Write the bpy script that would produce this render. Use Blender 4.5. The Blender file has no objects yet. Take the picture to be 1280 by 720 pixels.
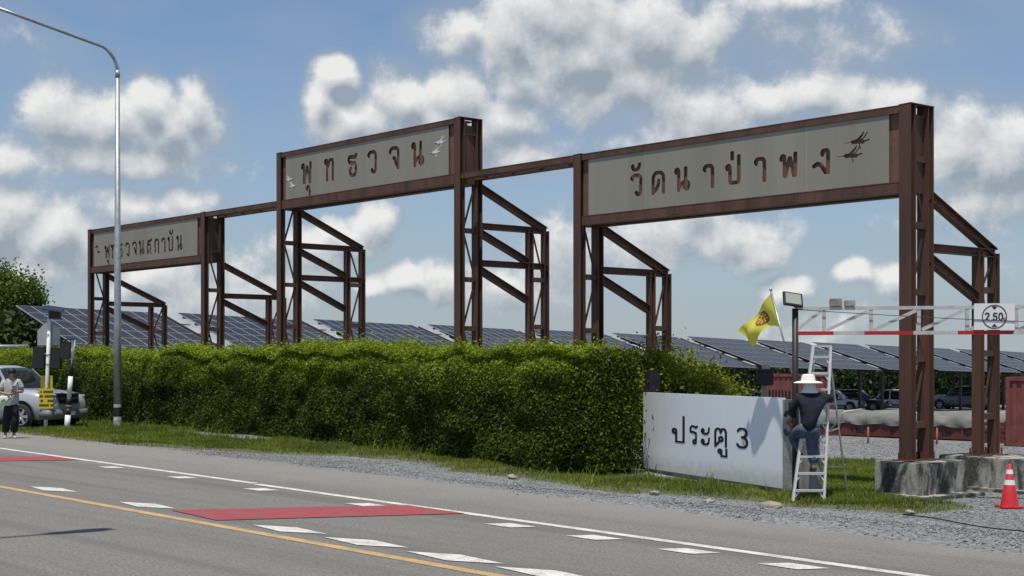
import bpy, bmesh, math, random
import numpy as np
from mathutils import Vector, Matrix

random.seed(7)
rng = np.random.default_rng(11)
R = math.radians
S = bpy.context.scene
C = S.collection

# ------------------------------------------------------------------ camera, sky, sun, exposure
YAW = R(45.7)                      # the road runs along world X, the camera looks across it
F = 1600.0 / 1280.0                # focal length / picture width
CAM_Z = 1.75
cam = bpy.data.cameras.new('camera')
cam.sensor_width = 36.0
cam.lens = 36.0 * F
cam.shift_y = 95.0 / 1280.0
cam.clip_start = 0.1
cam.clip_end = 6000
camo = bpy.data.objects.new('camera', cam)
camo.location = (0, 0, CAM_Z)
camo.rotation_euler = (R(90), 0, YAW)
C.objects.link(camo)
S.camera = camo
FW = Vector((-math.sin(YAW), math.cos(YAW), 0))
RT = Vector((math.cos(YAW), math.sin(YAW), 0))

SUN_TRAVEL = Vector((-0.50, 0.866, 0)).normalized()      # where shadows fall on the ground
SUN_EL = R(75)
S.view_settings.view_transform = 'Standard'
S.view_settings.look = 'None'
S.view_settings.exposure = 0.22
S.view_settings.gamma = 1.0
S.view_settings.use_curve_mapping = False
S.render.engine = 'CYCLES'
S.cycles.max_bounces = 5
S.cycles.transparent_max_bounces = 8
S.cycles.use_denoising = True

sun = bpy.data.lights.new('sun', 'SUN')
sun.energy = 4.2
sun.angle = R(0.55)
sun.color = (1.0, 0.94, 0.84)
suno = bpy.data.objects.new('sun', sun)
d = Vector((SUN_TRAVEL.x * math.cos(SUN_EL), SUN_TRAVEL.y * math.cos(SUN_EL), -math.sin(SUN_EL)))
suno.rotation_euler = d.to_track_quat('-Z', 'Y').to_euler()
suno.location = (0, 0, 60)
C.objects.link(suno)


class NT:
    """small helper for writing node trees"""
    def __init__(self, tree):
        self.t = tree
        self.n = tree.nodes
        self.l = tree.links

    def new(self, kind, **kw):
        n = self.n.new(kind)
        for k, v in kw.items():
            setattr(n, k, v)
        return n

    def link(self, a, b):
        self.l.new(a, b)

    def put(self, sock, v):
        if v is None:
            return
        if hasattr(v, 'is_output') or isinstance(v, bpy.types.NodeSocket):
            self.l.new(v, sock)
        else:
            sock.default_value = v

    def math(self, op, a, b=None, c=None, clamp=False):
        n = self.new('ShaderNodeMath', operation=op, use_clamp=clamp)
        self.put(n.inputs[0], a)
        self.put(n.inputs[1], b)
        if c is not None:
            self.put(n.inputs[2], c)
        return n.outputs[0]

    def vec(self, op, a, b=None):
        n = self.new('ShaderNodeVectorMath', operation=op)
        self.put(n.inputs[0], a)
        if b is not None:
            self.put(n.inputs[1], b)
        return n.outputs['Value'] if op in ('LENGTH', 'DOT_PRODUCT', 'DISTANCE') else n.outputs[0]

    def noise(self, vec, scale, detail=4, rough=0.5, dist=0.0, out=0):
        n = self.new('ShaderNodeTexNoise')
        self.put(n.inputs['Vector'], vec)
        n.inputs['Scale'].default_value = scale
        n.inputs['Detail'].default_value = detail
        n.inputs['Roughness'].default_value = rough
        n.inputs['Distortion'].default_value = dist
        return n.outputs[out]

    def maprange(self, v, a, b, c=0.0, d=1.0, smooth=False):
        n = self.new('ShaderNodeMapRange')
        if smooth:
            n.interpolation_type = 'SMOOTHSTEP'
        self.put(n.inputs[0], v)
        for i, x in enumerate((a, b, c, d)):
            n.inputs[i + 1].default_value = x
        return n.outputs[0]

    def mix(self, f, a, b, blend='MIX'):
        n = self.new('ShaderNodeMix', data_type='RGBA', blend_type=blend)
        self.put(n.inputs[0], f)
        self.put(n.inputs[6], a if not isinstance(a, tuple) else (*a[:3], 1))
        self.put(n.inputs[7], b if not isinstance(b, tuple) else (*b[:3], 1))
        return n.outputs[2]


def dir_of(px, py):
    """azimuth and elevation (radians) of a sky feature"""
    v = FW + RT * ((px - 640) / 1600) + Vector((0, 0, (455 - py) / 1600))
    v.normalize()
    return math.atan2(v.x, v.y), math.asin(v.z)


world = bpy.data.worlds.new('World')
S.world = world
world.use_nodes = True
world.cycles.sampling_method = "MANUAL"
world.cycles.sample_map_resolution = 256
W = NT(world.node_tree)
W.n.clear()

SKY_TINT = (.80, .88, .96)
VEIL = (3.0, 3.5, 4.05)
CLOUD_LO = (2.65, 3.12, 3.65)
CLOUD_HI = (7.5, 7.45, 7.3)
# cumulus clouds of the day: (x, y, half width, half height, weight) in view degrees
PPD = 1600 * math.pi / 180
clouds = [
    (75, 150, 45, 38, 1), (130, 152, 60, 40, 1), (185, 125, 34, 30, 1.1), (215, 152, 42, 38, 1.1), (255, 135, 30, 42, 1.1),
    (150, 195, 110, 30, .8), (30, 205, 70, 24, .6),
    (5, 275, 60, 42, 1.1), (62, 290, 60, 36, 1.1), (112, 305, 44, 38, 1), (165, 262, 70, 20, .6), (240, 250, 46, 16, .6), (20, 340, 90, 40, .8),
    (420, 97, 30, 19, 1.2), (404, 128, 24, 30, 1.1), (440, 150, 50, 30, 1.1), (500, 122, 44, 36, 1.15), (572, 116, 46, 34, 1.15),
    (560, 160, 95, 34, 1), (632, 150, 48, 34, 1), (655, 190, 60, 24, .65),
    (575, 40, 48, 26, .75), (640, 40, 46, 52, 1.1), (700, 22, 64, 54, 1.2), (725, 75, 105, 56, 1.1), (805, 38, 84, 56, 1.15),
    (868, 52, 52, 46, .95), (785, 105, 105, 44, .9), (655, 95, 50, 36, .9), (980, 2, 70, 12, .5),
    (895, 145, 76, 38, .72), (960, 122, 50, 32, .85), (1010, 116, 46, 32, .92), (1055, 128, 46, 32, .9), (1110, 130, 56, 34, .8), (850, 180, 80, 36, .55),
    (1190, 180, 56, 52, .9), (1255, 200, 62, 54, .85), (1230, 262, 84, 50, .62), (1280, 165, 40, 34, .9),
    (855, 282, 62, 34, .95), (920, 302, 54, 32, .8), (952, 316, 34, 24, .95), (800, 300, 60, 40, .6),
    (985, 362, 36, 18, 1.05), (1068, 346, 30, 17, 1.1), (1125, 352, 34, 20, .8),
    (474, 272, 28, 22, 1.15), (440, 298, 48, 30, .8), (395, 325, 60, 36, .6), (468, 357, 26, 18, 1.1), (510, 352, 26, 18, 1.05),
    (545, 360, 40, 26, .7), (700, 330, 50, 52, .6), (620, 360, 70, 34, .6), (180, 345, 60, 30, .75), (225, 375, 60, 30, .6), (330, 360, 70, 40, .55),
]
AZ0 = math.atan2(FW.x, FW.y)


def density_group(name, cl):
    """density of the cumulus field at a sky position (azimuth, elevation)"""
    grp = bpy.data.node_groups.new(name, 'ShaderNodeTree')
    grp.interface.new_socket('P', in_out='INPUT', socket_type='NodeSocketVector')
    grp.interface.new_socket('D', in_out='OUTPUT', socket_type='NodeSocketFloat')
    grp.interface.new_socket('Soft', in_out='OUTPUT', socket_type='NodeSocketFloat')
    G = NT(grp)
    gi = G.new('NodeGroupInput')
    go = G.new('NodeGroupOutput')
    P0 = gi.outputs[0]
    gen = G.noise(G.vec('MULTIPLY', P0, (1, 1.7, 1)), 4.2, 1.5, .5)
    acc = G.maprange(gen, .50, .80, -.75, .55)
    if cl:
        wob = G.vec('SUBTRACT', G.noise(P0, 16, 1.5, .55, out=1), (.5, .5, .5))
        wm = G.new('ShaderNodeVectorMath', operation='MULTIPLY_ADD')
        G.link(wob, wm.inputs[0])
        wm.inputs[1].default_value = (.034, .034, 0)
        G.link(P0, wm.inputs[2])
        P1 = wm.outputs[0]
        for (x, y, hw, hh, wt) in cl:
            az, el = dir_of(x, y)
            k = math.cos(math.atan((x - 640) / 1600))
            sx, sy = 1600 / hw / 1.12 / k, 1600 / hh / 1.12
            n = G.new('ShaderNodeVectorMath', operation='MULTIPLY_ADD')
            G.link(P1, n.inputs[0])
            n.inputs[1].default_value = (sx, sy, 0)
            n.inputs[2].default_value = (-az * sx, -el * sy, 0)
            f = G.math('MULTIPLY_ADD', G.vec('LENGTH', n.outputs[0]), -wt, wt)
            acc = G.math('SMOOTH_MAX', acc, f, .28)
    acc = G.math('MAXIMUM', acc, -1.2)
    fb = G.noise(P0, 24, 7 if cl else 1.5, .64)
    dens = G.math('MULTIPLY_ADD', fb, 1.75, G.math('SUBTRACT', acc, .875))
    G.link(dens, go.inputs[0])
    G.link(acc, go.inputs[1])
    return grp


tc = W.new('ShaderNodeTexCoord')
sep = W.new('ShaderNodeSeparateXYZ')
W.link(tc.outputs['Generated'], sep.inputs[0])
az = W.math('ARCTAN2', sep.outputs[0], sep.outputs[1])
el = W.math('ARCSINE', sep.outputs[2])
cmb = W.new('ShaderNodeCombineXYZ')
W.link(az, cmb.inputs[0])
W.link(el, cmb.inputs[1])
PP = cmb.outputs[0]
sky = W.new('ShaderNodeTexSky', sky_type='NISHITA')
sky.sun_disc = False
sky.sun_elevation = SUN_EL
sky.sun_rotation = math.atan2(-SUN_TRAVEL.x, -SUN_TRAVEL.y)
sky.air_density = 1.0
sky.dust_density = 0.5
sky.ozone_density = 2.2
low = W.maprange(el, .0, .27, .74, .0, True)
skyc = W.mix(1.0, sky.outputs[0], SKY_TINT, 'MULTIPLY')


def sky_part(cl, name):
    """blue sky, thin veil and cumulus of one sector of the sky"""
    grp = density_group(name, cl)

    def at(off):
        g = W.new('ShaderNodeGroup', node_tree=grp)
        W.link(W.vec('ADD', PP, off), g.inputs[0])
        return g
    g0 = at((0, 0, 0))
    d0 = g0.outputs[0]
    d1 = at((-.005, .016, 0)).outputs[0] if cl else W.math('SUBTRACT', d0, .08)
    alpha = W.maprange(d0, -.12, .50, 0, .93, True)
    soft = W.maprange(g0.outputs[1], -.9, .30, 0, .70, True)
    lit = W.math('MULTIPLY_ADD', W.math('SUBTRACT', d0, d1), 1.0, .50)
    lit = W.math('SUBTRACT', lit, W.maprange(d0, .25, 1.2, 0, .40), clamp=True)
    ccol = W.mix(lit, CLOUD_LO, CLOUD_HI)
    cir = W.noise(W.vec('MULTIPLY', PP, (1, 3.2, 1)), 3.0, 5 if cl else 1, .58)
    cir = W.maprange(cir, .38, .74, .06, .55, True)
    veil = W.math('MAXIMUM', W.math('MAXIMUM', cir, low), soft)
    base = W.mix(veil, skyc, VEIL)
    final = W.mix(alpha, base, ccol)
    bg = W.new('ShaderNodeBackground')
    bg.inputs['Strength'].default_value = 0.10
    W.link(final, bg.inputs['Color'])
    return bg.outputs[0]


# the sky is written in sectors of azimuth so that each sector only carries its own clouds
rel = W.math('SUBTRACT', az, AZ0)
bounds = [-200, 60, 170, 270, 380, 470, 555, 650, 760, 850, 945, 1040, 1150, 1240, 1480]


def pick(cond, a, b):
    ms = W.new('ShaderNodeMixShader')
    W.link(cond, ms.inputs[0])
    W.link(a, ms.inputs[1])
    W.link(b, ms.inputs[2])
    return ms.outputs[0]


def sectors(i, j):
    if j - i == 1:
        x0, x1 = bounds[i], bounds[j]
        return sky_part([c for c in clouds if c[0] + c[2] * 1.9 > x0 and c[0] - c[2] * 1.9 < x1], 'clouds_sector_%d' % i)
    m_ = (i + j) // 2
    return pick(W.math('GREATER_THAN', rel, math.atan((bounds[m_] - 640) / 1600)), sectors(i, m_), sectors(m_, j))


inside = W.math('MULTIPLY', W.math('GREATER_THAN', rel, math.atan((bounds[0] - 640) / 1600)), W.math('LESS_THAN', rel, math.atan((bounds[-1] - 640) / 1600)))
inside = W.math('MULTIPLY', inside, W.math('LESS_THAN', el, .42))
shade = pick(inside, sky_part([], 'clouds_elsewhere'), sectors(0, len(bounds) - 1))
out = W.new('ShaderNodeOutputWorld')
W.link(shade, out.inputs[0])

# ------------------------------------------------------------------ materials
MATS = {}


def mat(name, col, rough=.7, metal=0.0, var=.12, vscale=3.0, bump=0.0, bscale=30.0, spec=.4, detail=4, col2=None, streak=False):
    """principled material with procedural colour variation and fine relief"""
    if name in MATS:
        return MATS[name]
    m = bpy.data.materials.new(name)
    m.use_nodes = True
    T = NT(m.node_tree)
    b = T.n['Principled BSDF']
    tcn = T.new('ShaderNodeTexCoord')
    vec = tcn.outputs['Object']
    if streak:
        mp = T.new('ShaderNodeMapping')
        mp.inputs['Scale'].default_value = (1, 1, .12)
        T.link(vec, mp.inputs[0])
        nv = mp.outputs[0]
    else:
        nv = vec
    nz = T.noise(nv, vscale, detail, .6)
    f = T.maprange(nz, .3, .7, 0, 1)
    if col2 is None:
        a = tuple(max(0, c * (1 - var)) for c in col)
        c2 = tuple(min(1, c * (1 + var)) for c in col)
    else:
        a, c2 = col, col2
    T.link(T.mix(f, a, c2), b.inputs['Base Color'])
    b.inputs['Roughness'].default_value = rough
    b.inputs['Metallic'].default_value = metal
    b.inputs['Specular IOR Level'].default_value = spec
    if bump:
        bn = T.new('ShaderNodeBump')
        bn.inputs['Strength'].default_value = bump
        bn.inputs['Distance'].default_value = .02
        T.link(T.noise(vec, bscale, 5, .6), bn.inputs['Height'])
        T.link(bn.outputs[0], b.inputs['Normal'])
    MATS[name] = m
    return m


def leaf_mat(name, c_lo, c_hi, trans=.35, rough=.5):
    m = bpy.data.materials.new(name)
    m.use_nodes = True
    T = NT(m.node_tree)
    b = T.n['Principled BSDF']
    at = T.new('ShaderNodeAttribute', attribute_name='tone')
    col = T.mix(at.outputs['Fac'], c_lo, c_hi)
    T.link(col, b.inputs['Base Color'])
    b.inputs['Roughness'].default_value = rough
    b.inputs['Specular IOR Level'].default_value = .18
    tr = T.new('ShaderNodeBsdfTranslucent')
    T.link(T.mix(1.0, col, (1.0, 1.1, .5), 'MULTIPLY'), tr.inputs['Color'])
    ms = T.new('ShaderNodeMixShader')
    ms.inputs[0].default_value = trans
    T.link(b.outputs[0], ms.inputs[1])
    T.link(tr.outputs[0], ms.inputs[2])
    T.link(ms.outputs[0], T.n['Material Output'].inputs[0])
    return m


M = {}
M['steel'] = mat('brown_painted_steel', (.056, .034, .026), .62, 0, vscale=3.0, detail=8, col2=(.138, .067, .043), bump=.15, bscale=40, streak=True, spec=.3)
M['steel_plate'] = mat('brown_back_plate', (.155, .078, .057), .7, 0, var=.2, vscale=3)
M['sign_face'] = mat('grey_sign_plate', (.232, .220, .182), .55, 0, vscale=1.1, col2=(.285, .272, .228), spec=.3, streak=True)
M['white_paint'] = mat('white_paint', (.76, .77, .77), .5, var=.05)
M['black_paint'] = mat('black_paint', (.02, .02, .022), .5)
M['galv'] = mat('galvanised_steel', (.36, .38, .39), .42, .55, var=.2, vscale=9, bump=.05)
M['alu'] = mat('aluminium', (.56, .56, .55), .42, .3, var=.08, vscale=8)
M['dark_metal'] = mat('dark_metal', (.035, .03, .028), .5, .3)
M['concrete'] = mat('weathered_concrete', (.17, .165, .15), .9, vscale=2.6, col2=(.40, .39, .36), bump=.35, bscale=25, detail=8)
M['red_paint'] = mat('red_paint', (.42, .02, .025), .5, var=.1)
M['glass'] = mat('dark_glass', (.012, .016, .018), .06, 0, var=.05, spec=.8)
M['rubber'] = mat('rubber', (.018, .018, .018), .8)
M['chrome'] = mat('bright_metal', (.6, .6, .62), .25, .9, var=.05)
M['skin'] = mat('skin', (.33, .17, .11), .6, var=.05)
M['hair'] = mat('hair', (.012, .010, .009), .6)


def concrete_stained():
    m = bpy.data.materials.new('stained_footing_concrete')
    m.use_nodes = True
    T = NT(m.node_tree)
    b = T.n['Principled BSDF']
    v = T.new('ShaderNodeTexCoord').outputs['Object']
    mp = T.new('ShaderNodeMapping')
    mp.inputs['Scale'].default_value = (1, 1, .35)
    T.link(v, mp.inputs[0])
    f = T.maprange(T.noise(mp.outputs[0], 3.6, 7, .62, .4), .47, .60, 0, 1)
    g = T.noise(v, 22, 5, .6)
    c = T.mix(f, (.032, .031, .027), (.42, .41, .36))
    c = T.mix(T.maprange(g, .3, .7, 0, .35), c, (.22, .215, .19))
    T.link(c, b.inputs['Base Color'])
    b.inputs['Roughness'].default_value = .92
    bn = T.new('ShaderNodeBump')
    bn.inputs['Strength'].default_value = .4
    bn.inputs['Distance'].default_value = .02
    T.link(g, bn.inputs['Height'])
    T.link(bn.outputs[0], b.inputs['Normal'])
    return m


M['footing'] = concrete_stained()


# ------------------------------------------------------------------ mesh helpers
def tag(o, label=None, cat=None, group=None, kind=None):
    if label:
        o['label'] = label
    if cat:
        o['category'] = cat
    if group:
        o['group'] = group
    if kind:
        o['kind'] = kind
    return o


def thing(name, label, cat, loc=(0, 0, 0), rz=0.0, group=None):
    o = bpy.data.objects.new(name, None)
    o.empty_display_size = .2
    o.location = loc
    o.rotation_euler = (0, 0, rz)
    C.objects.link(o)
    return tag(o, label, cat, group)


def link(name, me, m=None, parent=None, loc=None, rz=0.0):
    o = bpy.data.objects.new(name, me)
    if m is not None and len(me.materials) == 0:
        me.materials.append(m)
    C.objects.link(o)
    if parent:
        o.parent = parent
    if loc is not None:
        o.location = loc
    if rz:
        o.rotation_euler = (0, 0, rz)
    return o


def copy_tree(o, parent=None):
    c = o.copy()
    C.objects.link(c)
    c.parent = parent
    for ch in list(o.children):
        copy_tree(ch, c)
    return c


class MB:
    """collects shapes and links them as ONE mesh object"""
    def __init__(self):
        self.v = []
        self.f = []
        self.smooth = []

    def add(self, vs, fs, smooth=False):
        n = len(self.v)
        self.v += [tuple(p) for p in vs]
        self.f += [tuple(i + n for i in q) for q in fs]
        self.smooth += [smooth] * len(fs)
        return self

    def box(self, x0, x1, y0, y1, z0, z1):
        vs = [(x, y, z) for z in (z0, z1) for y in (y0, y1) for x in (x0, x1)]
        return self.add(vs, [(0, 2, 3, 1), (4, 5, 7, 6), (0, 1, 5, 4), (2, 6, 7, 3), (0, 4, 6, 2), (1, 3, 7, 5)])

    def frame(self, p0, p1, up=(0, 0, 1)):
        p0, p1 = Vector(p0), Vector(p1)
        z = (p1 - p0)
        L = z.length
        z.normalize()
        u = Vector(up)
        if abs(z.dot(u)) > .98:
            u = Vector((0, 1, 0))
        x = u.cross(z).normalized()
        y = z.cross(x).normalized()
        return p0, x, y, z, L

    def bar(self, p0, p1, w, h, up=(0, 0, 1), ox=0, oy=0):
        p, x, y, z, L = self.frame(p0, p1, up)
        vs = []
        for k in (0, L):
            for b in (-h / 2, h / 2):
                for a in (-w / 2, w / 2):
                    vs.append(p + x * (a + ox) + y * (b + oy) + z * k)
        return self.add(vs, [(0, 2, 3, 1), (4, 5, 7, 6), (0, 1, 5, 4), (2, 6, 7, 3), (0, 4, 6, 2), (1, 3, 7, 5)])

    def hbeam(self, p0, p1, w=.2, h=.2, t=.016, up=(0, 0, 1)):
        self.bar(p0, p1, w, t, up, 0, h / 2 - t / 2)
        self.bar(p0, p1, w, t, up, 0, -h / 2 + t / 2)
        return self.bar(p0, p1, t * .8, h - 2 * t, up)

    def tube(self, pts, r, n=10, cap=True):
        pts = [Vector(p) for p in pts]
        rs = r if isinstance(r, (list, tuple)) else [r] * len(pts)
        vs, fs = [], []
        for i, p in enumerate(pts):
            a = pts[max(0, i - 1)]
            b = pts[min(len(pts) - 1, i + 1)]
            z = (b - a).normalized()
            u = Vector((0, 0, 1)) if abs(z.z) < .9 else Vector((0, 1, 0))
            x = u.cross(z).normalized()
            y = z.cross(x)
            for k in range(n):
                t = 2 * math.pi * k / n
                vs.append(p + (x * math.cos(t) + y * math.sin(t)) * rs[i])
        for i in range(len(pts) - 1):
            for k in range(n):
                k2 = (k + 1) % n
                fs.append((i * n + k, i * n + k2, (i + 1) * n + k2, (i + 1) * n + k))
        self.add(vs, fs, True)
        if cap:
            m = len(self.v) - len(vs)
            self.f.append(tuple(m + k for k in reversed(range(n))))
            self.f.append(tuple(m + (len(pts) - 1) * n + k for k in range(n)))
            self.smooth += [False, False]
        return self

    def lathe(self, prof, n=20, axis='z', o=(0, 0, 0)):
        vs, fs = [], []
        for (r, h) in prof:
            for k in range(n):
                t = 2 * math.pi * k / n
                a, b = r * math.cos(t), r * math.sin(t)
                q = (a, b, h) if axis == 'z' else ((h, a, b) if axis == 'x' else (a, h, b))
                vs.append((q[0] + o[0], q[1] + o[1], q[2] + o[2]))
        for i in range(len(prof) - 1):
            for k in range(n):
                k2 = (k + 1) % n
                fs.append((i * n + k, i * n + k2, (i + 1) * n + k2, (i + 1) * n + k))
        return self.add(vs, fs, True)

    def loft(self, rings, cap=True, smooth=True):
        n = len(rings[0])
        vs = [p for r in rings for p in r]
        fs = []
        for i in range(len(rings) - 1):
            for k in range(n):
                k2 = (k + 1) % n
                fs.append((i * n + k, i * n + k2, (i + 1) * n + k2, (i + 1) * n + k))
        self.add(vs, fs, smooth)
        if cap:
            m = len(self.v) - len(vs)
            self.f.append(tuple(m + k for k in reversed(range(n))))
            self.f.append(tuple(m + (len(rings) - 1) * n + k for k in range(n)))
            self.smooth += [smooth, smooth]
        return self

    def mesh(self, name, bevel=0.0):
        me = bpy.data.meshes.new(name)
        me.from_pydata(self.v, [], self.f)
        me.polygons.foreach_set('use_smooth', self.smooth)
        bm = bmesh.new()
        bm.from_mesh(me)
        bmesh.ops.recalc_face_normals(bm, faces=bm.faces)
        if bevel:
            es = [e for e in bm.edges if len(e.link_faces) == 2 and e.calc_face_angle(0) > .6]
            bmesh.ops.bevel(bm, geom=es, offset=bevel, segments=2, affect='EDGES', clamp_overlap=True)
        bm.to_mesh(me)
        bm.free()
        return me

    def build(self, name, m, parent=None, loc=None, bevel=0.0, rz=0.0):
        return link(name, self.mesh(name, bevel), m, parent, loc, rz)


def fast_mesh(name, verts, faces, n_per, tone=None):
    """mesh from numpy arrays; faces is (N, n_per)"""
    me = bpy.data.meshes.new(name)
    verts = np.ascontiguousarray(verts, dtype=np.float32)
    faces = np.ascontiguousarray(faces, dtype=np.int32)
    me.vertices.add(len(verts))
    me.vertices.foreach_set('co', verts.ravel())
    nf = len(faces)
    me.loops.add(nf * n_per)
    me.loops.foreach_set('vertex_index', faces.ravel())
    me.polygons.add(nf)
    me.polygons.foreach_set('loop_start', np.arange(0, nf * n_per, n_per, dtype=np.int32))
    me.polygons.foreach_set('loop_total', np.full(nf, n_per, dtype=np.int32))
    if tone is not None:
        at = me.attributes.new('tone', 'FLOAT', 'FACE')
        at.data.foreach_set('value', np.ascontiguousarray(tone, dtype=np.float32))
    me.update(calc_edges=True)
    me.validate()
    return me


def leaves(name, pos, size, tone, up_bias=.35, aspect=.55, nrm=None, gen=rng):
    """one small folded leaf (two triangles' worth of quad) per position"""
    n = len(pos)
    a = gen.normal(size=(n, 3))
    if nrm is not None:
        a = a * .75 + nrm
    a[:, 2] += up_bias
    a /= np.linalg.norm(a, axis=1)[:, None] + 1e-9        # leaf normal
    t = gen.normal(size=(n, 3))
    t -= a * np.sum(a * t, axis=1)[:, None]
    t /= np.linalg.norm(t, axis=1)[:, None] + 1e-9
    b = np.cross(a, t)
    s = size * gen.uniform(.55, 1.6, n)[:, None]
    p0 = pos - t * s * .5
    p1 = pos + b * s * aspect * .5 + a * s * .06
    p2 = pos + t * s * .5 - a * s * .12
    p3 = pos - b * s * aspect * .5 + a * s * .06
    V = np.stack([p0, p1, p2, p3], 1).reshape(-1, 3)
    Fc = np.arange(4 * n).reshape(n, 4)
    return fast_mesh(name, V, Fc, 4, tone)


# ---- value noise in numpy for terrain and layout
_perm = rng.random((64, 64))


def vnoise(x, y, s=1.0):
    x = np.asarray(x, float) * s
    y = np.asarray(y, float) * s
    xi = np.floor(x).astype(int)
    yi = np.floor(y).astype(int)
    u = x - xi
    v = y - yi
    u = u * u * (3 - 2 * u)
    v = v * v * (3 - 2 * v)
    g = lambda a, b: _perm[a % 64, b % 64]
    return (g(xi, yi) * (1 - u) + g(xi + 1, yi) * u) * (1 - v) + (g(xi, yi + 1) * (1 - u) + g(xi + 1, yi + 1) * u) * v


def sstep(a, b, x):
    t = np.clip((np.asarray(x, float) - a) / (b - a), 0, 1)
    return t * t * (3 - 2 * t)


# ------------------------------------------------------------------ terrain
def gz(x, y):
    """height of the ground: a raised road, a verge falling away, a car park lower still"""
    x = np.asarray(x, float)
    y = np.asarray(y, float)
    g = -.10 - .40 * sstep(-31, -13.5, x)
    z = g * sstep(12.4, 17.2, y)
    far = -.5 - .018 * (np.minimum(y, 260) - 22)
    k = sstep(20.5, 34, y)
    z = z * (1 - k) + np.minimum(far, g) * k
    return z


def gzf(x, y):
    return float(gz(x, y))


def W2(px, D):
    """a point on the ground plan at depth D from the camera, at bearing px"""
    t = (px - 640) / 1600
    return (D * (FW.x + RT.x * t), D * (FW.y + RT.y * t))


def ground_mat():
    m = bpy.data.materials.new('crushed_stone_ground')
    m.use_nodes = True
    T = NT(m.node_tree)
    b = T.n['Principled BSDF']
    v = T.new('ShaderNodeTexCoord').outputs['Object']
    vo = T.new('ShaderNodeTexVoronoi')
    T.link(v, vo.inputs['Vector'])
    vo.inputs['Scale'].default_value = 22
    vo2 = T.new('ShaderNodeTexVoronoi')
    T.link(v, vo2.inputs['Vector'])
    vo2.inputs['Scale'].default_value = 9
    big = T.noise(v, .35, 5, .6)
    sepc = T.new('ShaderNodeSeparateColor')
    T.link(vo.outputs['Color'], sepc.inputs[0])
    c = T.mix(sepc.outputs[0], (.10, .103, .108), (.27, .275, .28))
    c = T.mix(T.maprange(big, .42, .66, 0, .6), c, (.15, .145, .13))
    T.link(c, b.inputs['Base Color'])
    b.inputs['Roughness'].default_value = .9
    bn = T.new('ShaderNodeBump')
    bn.inputs['Strength'].default_value = .9
    bn.inputs['Distance'].default_value = .03
    T.link(vo.outputs['Distance'], bn.inputs['Height'])
    T.link(bn.outputs[0], b.inputs['Normal'])
    return m


def grid_sheet(name, xs, ys, zf, m, parent=None):
    X, Y = np.meshgrid(xs, ys)
    Z = zf(X, Y)
    V = np.stack([X, Y, Z], -1).reshape(-1, 3)
    nx, ny = len(xs), len(ys)
    i = np.arange(ny - 1)[:, None] * nx + np.arange(nx - 1)[None]
    Fc = np.stack([i, i + 1, i + nx + 1, i + nx], -1).reshape(-1, 4)
    me = fast_mesh(name, V, Fc, 4)
    me.polygons.foreach_set('use_smooth', [True] * len(me.polygons))
    return link(name, me, m, parent)


xs = np.concatenate([[-3000, -1500, -700, -350, -200, -140], np.arange(-110, 30.1, 1.0), [45, 80, 150, 400, 1000, 3000]])
ys = np.concatenate([[-3000, -1200, -400, -150, -60, -30], np.arange(-12, 60, .6), np.arange(60, 200, 5), [260, 400, 800, 1500, 3000]])
grd = grid_sheet('ground', xs, ys, lambda x, y: gz(x, y) - .012 + .02 * (vnoise(x, y, .9) - .5) * sstep(13.2, 14.5, y), ground_mat())
tag(grd, 'grey crushed stone ground of the entrance and car park', None, kind='structure')


# ------------------------------------------------------------------ road
def asphalt_mat():
    m = bpy.data.materials.new('worn_asphalt')
    m.use_nodes = True
    T = NT(m.node_tree)
    b = T.n['Principled BSDF']
    v = T.new('ShaderNodeTexCoord').outputs['Object']
    sx = T.new('ShaderNodeSeparateXYZ')
    T.link(v, sx.inputs[0])
    fine = T.noise(v, 34, 6, .85)
    mid = T.noise(v, 14, 4, .65)
    big = T.noise(T.vec('MULTIPLY', v, (.35, 1, 1)), .8, 5, .6)
    c = T.mix(T.maprange(fine, .38, .62, 0, 1), (.062, .060, .055), (.255, .250, .232))
    c = T.mix(T.maprange(mid, .35, .7, 0, .35), c, (.170, .166, .152))
    c = T.mix(T.maprange(big, .35, .7, 0, .45), c, (.128, .125, .115))
    lane = T.noise(T.vec('MULTIPLY', v, (.03, 1.6, 1)), 1.0, 4, .6)
    c = T.mix(T.maprange(lane, .46, .62, 0, .5), c, (.095, .093, .087))
    # dusty shoulder beyond the edge line
    edge = T.math('ADD', sx.outputs[1], T.math('MULTIPLY', T.noise(v, .9, 4, .6), 1.6))
    sh = T.maprange(edge, 10.9, 12.9, 0, .8, True)
    c = T.mix(sh, c, T.mix(T.maprange(fine, .3, .7, 0, 1), (.125, .121, .108), (.285, .278, .255)))
    # sealed cracks
    vo = T.new('ShaderNodeTexVoronoi', feature='DISTANCE_TO_EDGE')
    T.link(T.vec('ADD', T.vec('MULTIPLY', v, (.20, .42, 1)), T.noise(v, 1.3, 4, .6, out=1)), vo.inputs['Vector'])
    vo.inputs['Scale'].default_value = 1.0
    crack = T.maprange(vo.outputs['Distance'], .0, .006, .35, 0)
    c = T.mix(crack, c, (.06, .06, .06))
    spot = T.maprange(T.noise(v, 3.1, 2, .5), .73, .78, 0, .35)
    c = T.mix(spot, c, (.06, .06, .058))
    T.link(c, b.inputs['Base Color'])
    b.inputs['Roughness'].default_value = .88
    b.inputs['Specular IOR Level'].default_value = .25
    bn = T.new('ShaderNodeBump')
    bn.inputs['Strength'].default_value = .5
    bn.inputs['Distance'].default_value = .008
    T.link(fine, bn.inputs['Height'])
    T.link(bn.outputs[0], b.inputs['Normal'])
    return m


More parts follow.
